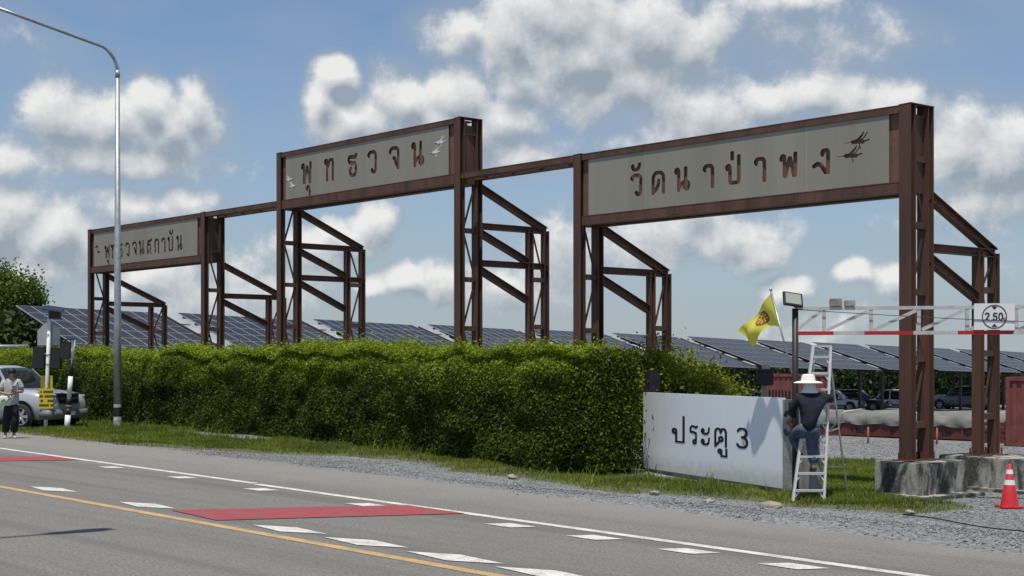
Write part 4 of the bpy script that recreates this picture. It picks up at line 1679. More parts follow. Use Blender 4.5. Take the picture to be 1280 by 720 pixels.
def hand(b_list, wrist, d_fwd, d_side, d_nrm, s=1.0, curl=.6):
    """palm plus five fingers as skeleton chains appended to a skeleton (verts, edges, radii)"""
    V, E_, Rr, iw = b_list
    f, sd, nr_ = Vector(d_fwd).normalized(), Vector(d_side).normalized(), Vector(d_nrm).normalized()
    w = Vector(wrist)
    palm = len(V)
    V.append(w + f * .05 * s)
    Rr.append((.030 * s, .016 * s))
    E_.append((iw, palm))
    k2 = len(V)
    V.append(w + f * .085 * s)
    Rr.append((.034 * s, .014 * s))
    E_.append((palm, k2))
    for q, (off, ln) in enumerate(((-.030, .060), (-.010, .072), (.011, .070), (.031, .055))):
        p = w + f * .095 * s + sd * off * s
        last = k2
        c = 0.0
        for seg in (.42, .33, .25):
            V.append(p.copy())
            Rr.append(.0085 * s)
            E_.append((last, len(V) - 1))
            last = len(V) - 1
            p = p + (f * math.cos(c) + nr_ * math.sin(c)) * ln * seg * s
            c += curl
        V.append(p.copy())
        Rr.append(.007 * s)
        E_.append((last, len(V) - 1))
    last = palm
    for (a_, b_, c_) in ((.055, -.042, .012), (.078, -.058, .022), (.098, -.060, .036)):
        V.append(w + f * a_ * s + sd * b_ * s + nr_ * c_ * s)
        Rr.append(.0095 * s)
        E_.append((last, len(V) - 1))
        last = len(V) - 1


def body(name, J, m, parent, hands):
    """one continuous figure: pelvis-torso-neck-head, arms with hands, legs with feet"""
    V, E_, Rr = [], [], []

    def add(p, r, frm=None):
        V.append(Vector(p))
        Rr.append(r)
        if frm is not None:
            E_.append((frm, len(V) - 1))
        return len(V) - 1
    pel = add(J['pelvis'], (.135, .10))
    wa = add(J['waist'], (.115, .085), pel)
    ch = add(J['chest'], (.145, .10), wa)
    nb = add(J['neck'], .055, ch)
    nt = add(J['neck_top'], .05, nb)
    h1 = add(J['head'], (.075, .088), nt)
    add(J['crown'], (.055, .065), h1)
    for s in 'lr':
        sh_ = add(J['sho_' + s], .058, ch)
        el_ = add(J['elb_' + s], .040, sh_)
        wr_ = add(J['wri_' + s], .027, el_)
        hand((V, E_, Rr, wr_), J['wri_' + s], *hands[s])
        hp = add(J['hip_' + s], .085, pel)
        kn = add(J['kne_' + s], .056, hp)
        an_ = add(J['ank_' + s], .038, kn)
        he = add(Vector(J['ank_' + s]) + Vector((0, 0, -.05)), .036, an_)
        add(J['toe_' + s], (.036, .022), he)
    return link(name, skin_mesh(name, V, E_, Rr, 0, 2), m, parent)


def face(parent, c, look, s=1.0):
    """nose, eyes, brows, mouth, ears on a head centred at c looking along look (local y negative = towards camera)"""
    f = Vector(look).normalized()
    x = Vector((0, 0, 1)).cross(f).normalized()
    u = f.cross(x)
    c = Vector(c)
    P_ = lambda a, b_, d_: c + x * a * s + u * b_ * s + f * d_ * s
    ellipsoid(MB(), P_(0, -.012, .100), (.014 * s, .018 * s, .022 * s), 8, 6).build('nose', M['skin'], parent)
    for k in (-1, 1):
        ellipsoid(MB(), P_(k * .033, .018, .084), (.015 * s, .008 * s, .008 * s), 8, 5).build('eye', M['eye'], parent)
        ellipsoid(MB(), P_(k * .084, .0, .0), (.010 * s, .022 * s, .030 * s), 8, 6).build('ear', M['skin'], parent)
    ellipsoid(MB(), P_(0, -.052, .084), (.024 * s, .008 * s, .007 * s), 8, 5).build('mouth', M['lip'], parent)


M['eye'] = mat('dark_eye', (.02, .015, .012), .3)
M['lip'] = mat('lip', (.22, .08, .07), .5)
M['navy'] = mat('navy_shirt_cloth', (.008, .010, .022), .9, var=.35, vscale=9, bump=1.0, bscale=9)
M['jeans'] = mat('blue_denim', (.05, .08, .125), .9, var=.4, vscale=7, bump=.9, bscale=10)
M['hat'] = mat('white_hat_cloth', (.66, .66, .63), .9, var=.06, vscale=12, bump=.3)
M['shoe'] = mat('dark_shoe', (.02, .018, .016), .7)

# man on the ladder, seen from behind; local frame: x right, y away from the camera
mx, my = W2(1015, 20.62)
man = thing('person', 'man in navy shirt, jeans and wide white hat climbing the step ladder', 'person', (mx, my, lz), YAW)
S_ = .0131        # metres per picture pixel at this distance


def mp(px, py, y):
    return Vector(((px - 1010) * S_, y, (628 - py) * S_))


yb = .10
J = dict(pelvis=mp(1006, 536, .10), waist=mp(1008, 525, .10), chest=mp(1011, 506, .16), neck=mp(1011, 495, .20), neck_top=mp(1011, 489, .22), head=mp(1011, 482, .24), crown=mp(1011, 476, .25),
         sho_l=mp(995.5, 499, .16), elb_l=mp(988, 516, .22), wri_l=mp(996, 523, .42),
         sho_r=mp(1028, 498, .17), elb_r=mp(1040, 501, .32), wri_r=mp(1037, 487, .50),
         hip_l=mp(1000, 538, .10), kne_l=mp(993.5, 547, .46), ank_l=mp(1001, 568, .34), toe_l=mp(1005, 571, .50),
         hip_r=mp(1012, 538, .11), kne_r=mp(1014, 561, .20), ank_r=mp(1014.5, 584, .11), toe_r=mp(1014.5, 589, .28))
hands = dict(l=((.3, 1, .2), (1, -.3, 0), (0, .1, -1), 1.0, .7), r=((-.25, .35, 1), (.3, 1, 0), (-1, .2, -.2), 1.0, .8))
body('body', J, M['skin'], man, hands)
# shirt: torso and sleeves
V = [J['pelvis'] + Vector((0, 0, -.09)), J['waist'], J['chest'], J['chest'] + Vector((0, .03, .10)), J['sho_l'], J['elb_l'], J['wri_l'], J['sho_r'], J['elb_r'], J['elb_r'].lerp(J['wri_r'], .75)]
E2 = [(0, 1), (1, 2), (2, 3), (2, 4), (4, 5), (5, 6), (2, 7), (7, 8), (8, 9)]
link('shirt', skin_mesh('shirt', V, E2, [(.178, .138), (.165, .128), (.190, .132), (.09, .078), .086, .068, .054, .086, .068, .055], 0), M['navy'], man)
for s, k in (('l', .8), ('r', .90)):
    J_k, J_a = J['kne_' + s], J['ank_' + s]
    pts = [J['pelvis'] + Vector((-.03 if s == 'l' else .03, 0, .02)), J['hip_' + s] + Vector((0, 0, -.04)), J['hip_' + s].lerp(J_k, .55), J_k, J_k.lerp(J_a, .5), J_k.lerp(J_a, k)]
    chain('trouser_leg', pts, [(.165, .14), .135, .115, .098, .090, .084], M['jeans'], man)
    a = J['ank_' + s]
    tv = (J['toe_' + s] - a)
    chain('shoe', [a + Vector((0, -.045, -.045)), a + Vector((0, .01, -.04)), a + tv * .6 + Vector((0, 0, -.012)), a + tv * 1.1], [.042, (.05, .05), (.048, .036), (.036, .024)], M['shoe'], man)
hc = mp(1009.5, 478, .24)
hb = MB()
ell = [(.045, .112), (.085, .104), (.106, .075), (.116, .0), (.195, -.012), (.235, -.030), (.238, -.036), (.190, -.020), (.112, -.010)]
hb.lathe(ell, 28, 'z', tuple(hc)).add([tuple(hc + Vector((.045 * math.cos(q * .4488), .045 * math.sin(q * .4488), .1121))) for q in range(14)], [tuple(range(14))])
hat = hb.build('hat', M['hat'], man)
MB().lathe([(.1135, .004), (.1125, .030)], 28, 'z', tuple(hc)).build('hat_band', mat('hat_band', (.32, .32, .31), .9), hat)
nk = mp(1010.5, 488, .20)
MB().loft([[(nk.x + rx_ * math.cos(2 * math.pi * q / 16) * (1 + .06 * math.sin(3 * q)), nk.y + ry_ * math.sin(2 * math.pi * q / 16), nk.z + dz) for q in range(16)] for rx_, ry_, dz in ((.088, .095, .10), (.095, .105, .03), (.115, .115, -.02), (.15, .135, -.055), (.145, .13, -.065))], cap=False).build('neck_cloth', M['hat'], man)
face(man, J['head'] + Vector((0, .0, 0)), (0, 1, .1))

# person walking on the shoulder, looking down at a phone
wx_, wy_ = W2(12.5, 30.1)
wom = thing('person', 'person in pale grey shirt and black trousers looking at a phone on the road edge', 'person', (wx_, wy_, .005), YAW + R(20))
S2 = 30.1 / 1600


def wp2(px, py, y):
    return Vector(((px - 12.5) * S2, y, (548 - py) * S2))


J = dict(pelvis=wp2(14, 505, 0), waist=wp2(14, 495, 0), chest=wp2(14, 481, .01), neck=wp2(14.5, 473, .0), neck_top=wp2(14.5, 470.5, -.02), head=wp2(14.5, 466.5, -.04), crown=wp2(14.5, 463, -.03),
         sho_l=wp2(5.5, 478, .01), elb_l=wp2(1.5, 491, -.02), wri_l=wp2(12, 493, -.24),
         sho_r=wp2(22.5, 478, .01), elb_r=wp2(27.5, 490, -.02), wri_r=wp2(20.5, 490, -.25),
         hip_l=wp2(10.5, 508, 0), kne_l=wp2(8.5, 526, -.04), ank_l=wp2(7, 543, .03), toe_l=wp2(6, 547, -.13),
         hip_r=wp2(17.5, 508, 0), kne_r=wp2(19, 526, -.10), ank_r=wp2(17, 543, .02), toe_r=wp2(19, 547, -.15))
hands = dict(l=((1, -.4, .25), (0, -.3, 1), (0, -.9, -.2), .95, .35), r=((-.75, -.5, .35), (0, -.3, 1), (0, -.9, -.2), .95, .5))
body('body', J, M['skin'], wom, hands)
M['shirt_grey'] = mat('pale_grey_shirt_cloth', (.36, .37, .37), .9, var=.15, vscale=9, bump=.9, bscale=9)
M['trousers'] = mat('black_trouser_cloth', (.010, .010, .014), .9, var=.2, bump=.3)
V = [J['pelvis'] + Vector((0, 0, -.10)), J['waist'], J['chest'], J['chest'] + Vector((0, 0, .11)), J['sho_l'], J['sho_l'].lerp(J['elb_l'], .8), J['sho_r'], J['sho_r'].lerp(J['elb_r'], .8)]
link('shirt', skin_mesh('shirt', V, [(0, 1), (1, 2), (2, 3), (2, 4), (4, 5), (2, 6), (6, 7)], [(.20, .15), (.185, .14), (.20, .14), (.085, .075), .092, .085, .092, .085], 0), M['shirt_grey'], wom)
for s in 'lr':
    pts = [J['pelvis'] + Vector((-.03 if s == 'l' else .03, 0, 0)), J['hip_' + s] + Vector((0, 0, -.05)), J['hip_' + s].lerp(J['kne_' + s], .5), J['kne_' + s], J['kne_' + s].lerp(J['ank_' + s], .5), J['ank_' + s] + Vector((0, 0, .03))]
    chain('trouser_leg', pts, [(.155, .118), .118, .105, .098, .094, .092], M['trousers'], wom)
    a = J['ank_' + s]
    tv = J['toe_' + s] - a
    chain('shoe', [a + Vector((0, .05, -.045)), a + Vector((0, 0, -.042)), a + tv * .7 + Vector((0, 0, -.01)), a + tv * 1.15 + Vector((0, 0, .005))], [.036, (.042, .042), (.042, .032), (.034, .022)], mat('pale_shoe', (.34, .31, .27), .7), wom)
hdc = J['head']
hr = MB()
ellipsoid(hr, hdc + Vector((0, .016, .030)), (.096, .104, .100), 16, 9, -.55, 1.0)
hair = hr.build('hair', M['hair'], wom)
ellipsoid(MB(), hdc + Vector((0, .10, -.02)), (.06, .05, .07), 10, 7).build('hair_bun', M['hair'], hair)
face(wom, hdc, (0, -1, -.25))
ph = thing('phone', 'small dark phone held up by the person on the road edge', 'phone', (0, 0, 0))
pc = (J['wri_l'] + J['wri_r']) / 2 + Vector((.02, -.06, .05))
wm_ = Matrix.Translation(Vector((wx_, wy_, .005))) @ Matrix.Rotation(YAW + R(20), 4, 'Z')
ph.location = wm_ @ pc
ph.rotation_euler = (R(-25), 0, YAW + R(20))
MB().box(-.038, .038, -.006, .006, -.01, .14).build('case', M['black_paint'], ph, bevel=.004)
MB().box(-.034, .034, .0065, .0075, -.004, .134).build('screen', M['glass'], ph)
bag = thing('shoulder_bag', 'small pale bag with green motif slung at the hip of the person', 'bag', wm_ @ wp2(7, 500, -.17), YAW + R(20))
rings = []
for q in range(5):
    zz_ = -.13 + .23 * q / 4
    w_ = (.11, .145, .15, .145, .13)[q]
    d_ = (.035, .055, .06, .05, .03)[q]
    rings.append([(w_ * math.copysign(abs(math.cos(t)) ** .6, math.cos(t)), d_ * math.copysign(abs(math.sin(t)) ** .8, math.sin(t)), zz_) for t in [2 * math.pi * k / 16 for k in range(16)]])
MB().loft(rings).build('pouch', mat('pale_bag', (.55, .58, .50), .8), bag)
gm = mat('green_motif', (.03, .10, .05), .8)
MB().tube([(-.08, -.062, -.04), (-.02, -.066, .03), (.03, -.066, -.05), (.08, -.062, .03)], .012, 6).build('motif', gm, bag)
sh0 = J['sho_r'] - wp2(7, 500, -.17)
MB().tube([(.12, .0, .09), (.16, -.02, .30), tuple(sh0 + Vector((-.02, -.10, .02))), tuple(sh0 + Vector((-.04, .02, .09)))], .012, 6).build('strap', mat('bag_strap', (.45, .45, .42), .8), bag)


# ------------------------------------------------------------------ cars
def car(label, loc, rz, paint, dims=(4.6, 1.82, 1.75), kind='suv', group='cars parked in the car park', lower=None):
    Lc, Wc, Hc = dims
    t = thing('parked_car', label, 'car', loc, rz, group)
    h = Wc / 2
    zb_, zbelt = .26, Hc * (.63 if kind == 'suv' else .58)
    hood = Hc * (.61 if kind == 'suv' else .53)
    # body: cross sections from tail to nose (x along the car, nose at +x)
    st_ = [(-.50, .52, .62, .80), (-.485, .34, .92, .93), (-.42, .26, 1.0, .99), (-.25, .24, 1.0, 1.0), (.0, .24, 1.0, 1.0), (.16, .24, 1.0, 1.0), (.22, .24, .975, 1.0), (.36, .25, .93, .985), (.45, .27, .86, .94), (.488, .34, .74, .86), (.50, .44, .60, .74)]
    rings = []
    for (u, z0, zt, wf) in st_:
        x_ = u * Lc
        top = zbelt * zt if u < .2 else hood * (zt + .05)
        w = h * wf
        z0 = z0 * (1.0 if kind == 'suv' else .85)
        prof = [(-w * .90, z0), (-w, z0 + .14), (-w, (z0 + top) / 2 + .06), (-w * .975, top - .10), (-w * .88, top - .012), (-w * .45, top + .02), (w * .45, top + .02), (w * .88, top - .012), (w * .975, top - .10), (w, (z0 + top) / 2 + .06), (w, z0 + .14), (w * .90, z0)]
        rings.append([(x_, a, b_) for a, b_ in prof])
    MB().loft(rings).build('body', paint, t)
    # greenhouse
    back = -.485 if kind == 'suv' else -.36
    gsec = [(back, .02, 1.0), (back + .05, .88, .93), (back + .16, 1.0, .91), (.02, 1.0, .90), (.09, .90, .91), (.215, .02, .97)]
    rings = []
    for (u, f, wf) in gsec:
        z_ = zbelt - .04 + (Hc - zbelt + .04) * f
        wt = h * (.95 - .20 * f) * wf
        wb_ = h * .95
        rings.append([(u * Lc, -wb_, zbelt - .06), (u * Lc, -(wb_ * .45 + wt * .55), zbelt - .04 + (z_ - zbelt + .04) * .5), (u * Lc, -wt, z_ - .03 * f), (u * Lc, -wt * .6, z_), (u * Lc, wt * .6, z_), (u * Lc, wt, z_ - .03 * f), (u * Lc, wb_ * .45 + wt * .55, zbelt - .04 + (z_ - zbelt + .04) * .5), (u * Lc, wb_, zbelt - .06)])
    MB().loft(rings).build('window_band', M['glass'], t)
    # roof skin and pillars in body colour
    rf = MB()
    rr2 = []
    for (u, f, wf) in ((back + .03, .80, .93), (back + .06, .90, .93), (back + .16, 1.0, .91), (.02, 1.0, .90), (.085, .92, .91)):
        z_ = zbelt - .04 + (Hc - zbelt + .04) * f
        wt = h * (.95 - .20 * f) * wf
        rr2.append([(u * Lc, -wt * 1.03, z_ - .05), (u * Lc, -wt * .6, z_ + .012), (u * Lc, wt * .6, z_ + .012), (u * Lc, wt * 1.03, z_ - .05), (u * Lc, wt * .6, z_ - .03), (u * Lc, -wt * .6, z_ - .03)])
    rf.loft(rr2).build('roof', paint, t)
    for s in (-1, 1):
        for (u0, u1, wd) in ((.215, .088, .07), (-.03, -.035, .075), (back + .13, back + .155, .13), (back + .012, back + .05, .16)):
            p = Vector((u0 * Lc, s * h * .945, zbelt - .04))
            q = Vector((u1 * Lc, s * h * .70, Hc - .07))
            if u0 > .2:
                q = Vector((u1 * Lc, s * h * .71, Hc - .10))
            MB().bar(p, q, wd, .03, (0, s, 0)).build('pillar', paint, t)
    # wheels in dark arches
    wr = .36 if kind == 'suv' else .315
    for fx in (-.30, .315):
        for s in (-1, 1):
            MB().lathe([(wr * 1.20, -.02), (wr * 1.20, .012), (wr * .9, .014), (.02, .014)], 24, 'y', (fx * Lc, s * (h - .008) if s > 0 else -(h + .006), wr + .02)).build('wheel_arch', M['black_paint'], t)
            w_ = bpy.data.objects.new('wheel', None)
            C.objects.link(w_)
            w_.parent = t
            w_.location = (fx * Lc, s * (h - .10), wr)
            if s < 0:
                w_.rotation_euler = (0, 0, math.pi)
            MB().lathe([(wr * .66, .125), (wr * .95, .12), (wr, .07), (wr, -.08), (wr * .9, -.12), (wr * .5, -.12)], 28, 'y').build('tyre', M['rubber'], w_)
            rb_ = MB()
            rb_.lathe([(wr * .67, .122), (wr * .62, .125), (wr * .60, .07)], 28, 'y')
            rb_.lathe([(.001, .118), (wr * .17, .116), (wr * .18, .08)], 14, 'y')
            for q in range(6):
                tt = 2 * math.pi * q / 6
                rb_.bar((wr * .12 * math.cos(tt), .105, wr * .12 * math.sin(tt)), (wr * .63 * math.cos(tt), .108, wr * .63 * math.sin(tt)), .075, .03, (0, 1, 0))
            rb_.build('rim', M['chrome'], w_)
            MB().lathe([(wr * .60, .06), (.001, .06)], 20, 'y').build('hub_shadow_disc', M['black_paint'], w_)
    # lamps, grille, bumper, mirrors, plate
    for s in (-1, 1):
        rings = [[(.452 * Lc + dx, s * (h * .62 + a), hood * .80 + b_) for a, b_ in ((-.17, -.075), (.20, -.06), (.24, .03), (.20, .085), (-.15, .06))] for dx in (.0, .105, .12)]
        MB().loft(rings).build('headlight', M['lamp_glass'], t, bevel=0)
        MB().box(-.505 * Lc, -.47 * Lc, s * h * .72 - .09, s * h * .72 + .09, zbelt * .62, zbelt * .90).build('tail_lamp', M['red_paint'], t)
        mz = MB()
        ellipsoid(mz, (.15 * Lc, s * (h + .12), zbelt + .10), (.06, .11, .085), 10, 7)
        mz.bar((.15 * Lc, s * h * .93, zbelt + .02), (.15 * Lc, s * (h + .08), zbelt + .06), .05, .04)
        mz.build('mirror', paint, t)
        MB().box(-.06 * Lc, -.06 * Lc + .16, s * (h + .004) - .006, s * (h + .004) + .006, zbelt * .80, zbelt * .80 + .035).build('door_handle', M['chrome'], t)
        MB().bar((-.28 * Lc, s * (h + .002), .40), (.27 * Lc, s * (h + .002), .40), .012, .10, (0, 0, 1)).build('side_trim', lower or M['dark_trim'], t)
    MB().box(.475 * Lc, .507 * Lc, -h * .42, h * .42, hood * .66, hood * .92).build('grille', M['black_paint'], t, bevel=.01)
    MB().box(.480 * Lc, .511 * Lc, -h * .40, h * .40, hood * .77, hood * .81).build('grille_bar', M['chrome'], t)
    MB().loft([[(.44 * Lc, a * 1.0, z_) for a, z_ in ((-h * .97, .28), (h * .97, .28), (h * .97, .56), (-h * .97, .56))], [(.50 * Lc, a, z_) for a, z_ in ((-h * .86, .28), (h * .86, .28), (h * .86, .56), (-h * .86, .56))], [(.515 * Lc, a, z_) for a, z_ in ((-h * .72, .32), (h * .72, .32), (h * .72, .53), (-h * .72, .53))]]).build('bumper', lower or M['dark_trim'], t, bevel=.02)
    MB().box(.512 * Lc, .519 * Lc, -.17, .17, .38, .49).build('number_plate', M['white_paint'], t)
    MB().box(-.46 * Lc, .44 * Lc, -h * .85, h * .85, .16, .30).build('underbody', M['black_paint'], t)
    return t


M['lamp_glass'] = mat('lamp_glass', (.42, .44, .45), .12, .2, var=.2, vscale=12)
M['dark_trim'] = mat('dark_trim', (.06, .065, .07), .6)


def paint(name, col, metal=.35):
    m = mat(name, col, .32, metal, var=.04, spec=.5)
    m.node_tree.nodes['Principled BSDF'].inputs['Coat Weight'].default_value = .7
    m.node_tree.nodes['Principled BSDF'].inputs['Coat Roughness'].default_value = .08
    return m


silver, black_c, white_c, grey_c = paint('silver_car_paint', (.44, .46, .47)), paint('black_car_paint', (.010, .011, .013), .1), paint('white_car_paint', (.66, .67, .67), .0), paint('grey_car_paint', (.20, .21, .22))
# silver off-roader nosed towards the hedge at the left
nx_, ny_ = W2(72, 36.6)
hd = R(24)
car('silver off-roader with grey bumper parked at the left end of the hedge', (nx_ - 1.95 * math.cos(hd), ny_ - 1.95 * math.sin(hd), gzf(nx_, ny_) + .005), hd, silver, (4.7, 1.84, 1.78), 'suv', None, mat('grey_bumper', (.15, .16, .17), .55))
# cars under the solar canopy
for label, px, Dd, rz, pt_, dm, kd in (
        ('black saloon car in the shade under the solar canopy beside the white one', 1070, 91.6, R(15), black_c, (4.7, 1.84, 1.48), 'sedan'),
        ('white car mostly hidden by the ladder under the solar canopy', 1040, 88.5, R(20), white_c, (4.4, 1.8, 1.46), 'sedan'),
        ('white nosed car next to the black saloon in front of the gateway column', 1112, 95, R(200), white_c, (4.3, 1.78, 1.50), 'sedan'),
        ('silver grey off-roader seen between the two gateway columns under the canopy', 1203, 102, R(188), grey_c, (4.8, 1.88, 1.82), 'suv'),
        ('dark car glimpsed over the top of the white board under the canopy', 905, 80, R(20), black_c, (4.5, 1.8, 1.5), 'sedan'),
        ('grey car glimpsed over the white board beside the black box', 935, 82, R(15), grey_c, (4.4, 1.8, 1.5), 'sedan')):
    cx_, cy_ = W2(px, Dd)
    car(label, (cx_, cy_, gzf(cx_, cy_)), rz, pt_, dm, kd)

# ------------------------------------------------------------------ street lamps
def street_lamp(label, x, y, z, arm_dir, H=10.2, reach=3.5, rise=1.15, painted=True):
    t = thing('street_lamp', label, 'street lamp', (x, y, z), arm_dir, 'galvanised street lamps')
    MB().tube([(0, 0, 0), (0, 0, 3), (0, 0, H)], [.115, .100, .058], 14).build('pole', M['galv'], t)
    MB().box(-.17, .17, -.17, .17, -.05, .02).build('base_plate', M['galv'], t)
    pts = []
    for k in range(9):
        a = R(90 * k / 8)
        pts.append((.75 * (1 - math.cos(a)), 0, H + .002 + .72 * math.sin(a) - .02))
    pts = pts[:7]
    x0_, _, z0_ = pts[-1]
    pts += [(x0_ + (reach - x0_) * u, 0, z0_ + (H + rise - z0_) * u) for u in (.25, .5, .75, 1)]
    MB().tube(pts, [.05] * 5 + [.042] * (len(pts) - 5), 10).build('arm', M['galv'], t)
    MB().tube([(0, 0, H - .15), (0, 0, H + .04)], .068, 12).build('collar', M['galv'], t)
    h_ = MB().loft([[(reach - .05 + u, w * math.cos(q), H + rise + .01 + hh * math.sin(q)) for q in [2 * math.pi * k / 12 for k in range(12)]] for u, w, hh in ((0, .05, .05), (.12, .11, .06), (.55, .15, .05), (.72, .10, .03))])
    h_.build('lamp_head', mat('lamp_head_grey', (.16, .17, .18), .5), t)
    if painted:
        for z0_, z1_, m_ in ((.35, .62, M['black_paint']), (.06, .345, M['peeling']), (.63, .70, M['peeling'])):
            MB().lathe([(.1165, z0_), (.1155, z1_)], 16).build('painted_band', m_, t)
        MB().lathe([(.121, .60), (.121, .63)], 16).build('clamp', M['galv'], t)
    return t


M['peeling'] = mat('peeling_white_paint', (.10, .10, .10), .8, vscale=11, col2=(.78, .78, .76), detail=6)
lx_, ly_ = W2(147, 36.6)
street_lamp('tall galvanised street lamp with banded foot in front of the hedge', lx_, ly_, gzf(lx_, ly_), R(-90) + R(1))
street_lamp('second galvanised street lamp on the near side whose shadow crosses the road', -11.9, -1.1, -.02, R(84), 9.0, 4.6, .9, False)

# ------------------------------------------------------------------ solar warning signal post, notices, striped post
sx_, sy_ = W2(57, 35.8)
zg = gzf(sx_, sy_)
sgp = thing('warning_signal', 'leaning white signal post with small solar panel and back of a pentagon sign', 'road sign', (sx_, sy_, zg), YAW + R(4))
S3 = 35.8 / 1600


def q3(px, py, y=0):
    return Vector(((px - 57) * S3, y, (533 - py) * S3))


MB().tube([q3(57, 533), q3(59, 470), q3(62, 384)], [.055, .052, .05], 12).build('pole', M['white_paint'], sgp)
o = MB().box(-.26, .26, -.2, .2, 0, .03).build('solar_panel', M['glass'], sgp, tuple(q3(67.5, 383)))
o.rotation_euler = (R(18), R(8), 0)
MB().box(-.02, .02, -.02, .02, -.22, 0).build('panel_stem', M['galv'], sgp, tuple(q3(63.5, 383)))
MB().box(-.16, .16, -.08, .08, -.21, 0).build('battery_box', M['black_paint'], sgp, tuple(q3(68.5, 385.5)), bevel=.01)
pent = [(-.31, 0), (.31, 0), (.31, .42), (.0, .70), (-.31, .42)]
pl_ = [[(a, y_, b_) for a, b_ in pent] for y_ in (.07, .085)]
MB().loft(pl_, smooth=False).build('sign_back', mat('bare_sign_back', (.40, .41, .41), .5, .3), sgp, tuple(q3(60, 428)))
for px, w_, h_ in ((48.5, .30, .58), (69, .26, .56)):
    sh_ = bpy.data.objects.new('signal_head', None)
    C.objects.link(sh_)
    sh_.parent = sgp
    sh_.location = q3(px, 457, .02)
    MB().box(-w_ / 2, w_ / 2, -.06, .10, 0, h_).build('housing', M['black_paint'], sh_, bevel=.012)
    MB().box(-w_ / 2 - .02, w_ / 2 + .02, .101, .115, -.02, h_ + .02).build('backboard', M['black_paint'], sh_)
    MB().bar((0, 0, h_ * .7), ((59.5 - px) * S3, -.02, h_ * .72), .03, .03).build('bracket', M['galv'], sh_)
for zz_ in (415, 440, 452):
    MB().lathe([(.062, -.02), (.062, .02)], 12, 'z', tuple(q3(60.2, zz_))).build('clamp', M['galv'], sgp)


def notice_mat():
    m = bpy.data.materials.new('yellow_notice_print')
    m.use_nodes = True
    T = NT(m.node_tree)
    b = T.n['Principled BSDF']
    v = T.new('ShaderNodeTexCoord').outputs['Object']
    sx = T.new('ShaderNodeSeparateXYZ')
    T.link(v, sx.inputs[0])
    rows = T.math('GREATER_THAN', T.math('FRACT', T.math('MULTIPLY', sx.outputs[2], 8.0)), .42)
    mp = T.new('ShaderNodeMapping')
    mp.inputs['Scale'].default_value = (26, 1, 8)
    T.link(v, mp.inputs[0])
    vo = T.new('ShaderNodeTexWhiteNoise', noise_dimensions='2D')
    sn = T.new('ShaderNodeVectorMath', operation='FLOOR')
    T.link(mp.outputs[0], sn.inputs[0])
    cm = T.new('ShaderNodeSeparateXYZ')
    T.link(sn.outputs[0], cm.inputs[0])
    cc = T.new('ShaderNodeCombineXYZ')
    T.link(cm.outputs[0], cc.inputs[0])
    T.link(cm.outputs[2], cc.inputs[1])
    T.link(cc.outputs[0], vo.inputs['Vector'])
    on = T.math('MULTIPLY', rows, T.math('GREATER_THAN', vo.outputs[0], .35))
    c = T.mix(on, (.62, .47, .02), (.09, .07, .01))
    T.link(c, b.inputs['Base Color'])
    b.inputs['Roughness'].default_value = .6
    return m


nm_ = notice_mat()
yp = mat('plain_yellow_board', (.60, .46, .03), .6)
n1 = thing('notice_board', 'small yellow notice with dark lettering tied low on the signal post', 'notice', Vector((sx_, sy_, zg)), YAW + R(6))
MB().box(-.19, .19, -.085, -.077, 0, .56).build('panel', nm_, n1, tuple(q3(58.5, 507)))
n2 = thing('notice_board', 'plain yellow board behind the lettered notice on the signal post', 'notice', Vector((sx_, sy_, zg)), YAW + R(-14))
MB().box(-.20, .18, .075, .083, 0, .92).build('panel', yp, n2, tuple(q3(56.5, 507)))

tx_, ty_ = W2(84, 35.6)
zg = gzf(tx_, ty_)
stp = thing('striped_post', 'leaning black and white banded post with a box at its top', 'marker post', (tx_, ty_, zg), YAW)
S3 = 35.6 / 1600
q4 = lambda px, py, y=0: Vector(((px - 84) * S3, y, (534 - py) * S3))
p0, p1 = q4(83.5, 536), q4(91.5, 421)
cuts = [0, .24, .40, .42, .56, .58, .74, 1.0]
bl = [M['white_paint'], M['black_paint'], mat('brown_band', (.20, .08, .04), .7), M['black_paint'], M['white_paint'], M['white_paint'], M['white_paint']]
bl = [M['white_paint'], M['black_paint'], mat('brown_band', (.20, .08, .04), .7), M['black_paint'], M['white_paint'], M['black_paint'], M['white_paint']]
cuts = [0, .18, .25, .29, .37, .60, .78, 1.0]
for k in range(7):
    MB().tube([p0.lerp(p1, cuts[k]), p0.lerp(p1, cuts[k + 1])], .075 - .018 * k / 6, 14).build('band', bl[k], stp)
o = MB().box(-.30, 0, -.10, .10, -.46, 0).build('signal_box', M['black_paint'], stp, tuple(q4(89.5, 424)), bevel=.015)
o = MB().box(-.34, .10, -.12, .12, 0, .02).build('rain_hood', M['black_paint'], stp, tuple(q4(89.5, 421)))
o.rotation_euler = (0, R(-4), 0)

# ------------------------------------------------------------------ solar canopies


def pv_mat():
    m = bpy.data.materials.new('photovoltaic_glass')
    m.use_nodes = True
    T = NT(m.node_tree)
    b = T.n['Principled BSDF']
    v = T.new('ShaderNodeTexCoord').outputs['Object']
    sx = T.new('ShaderNodeSeparateXYZ')
    T.link(v, sx.inputs[0])
    fx = T.math('ABSOLUTE', T.math('SUBTRACT', T.math('FRACT', T.math('MULTIPLY', sx.outputs[0], 6.0)), .5))
    fy = T.math('ABSOLUTE', T.math('SUBTRACT', T.math('FRACT', T.math('MULTIPLY', sx.outputs[1], 6.0)), .5))
    ln = T.math('GREATER_THAN', T.math('MAXIMUM', fx, fy), .475)
    c = T.mix(ln, (.018, .020, .026), (.06, .066, .075))
    T.link(c, b.inputs['Base Color'])
    b.inputs['Roughness'].default_value = .30
    b.inputs['Specular IOR Level'].default_value = .10
    return m


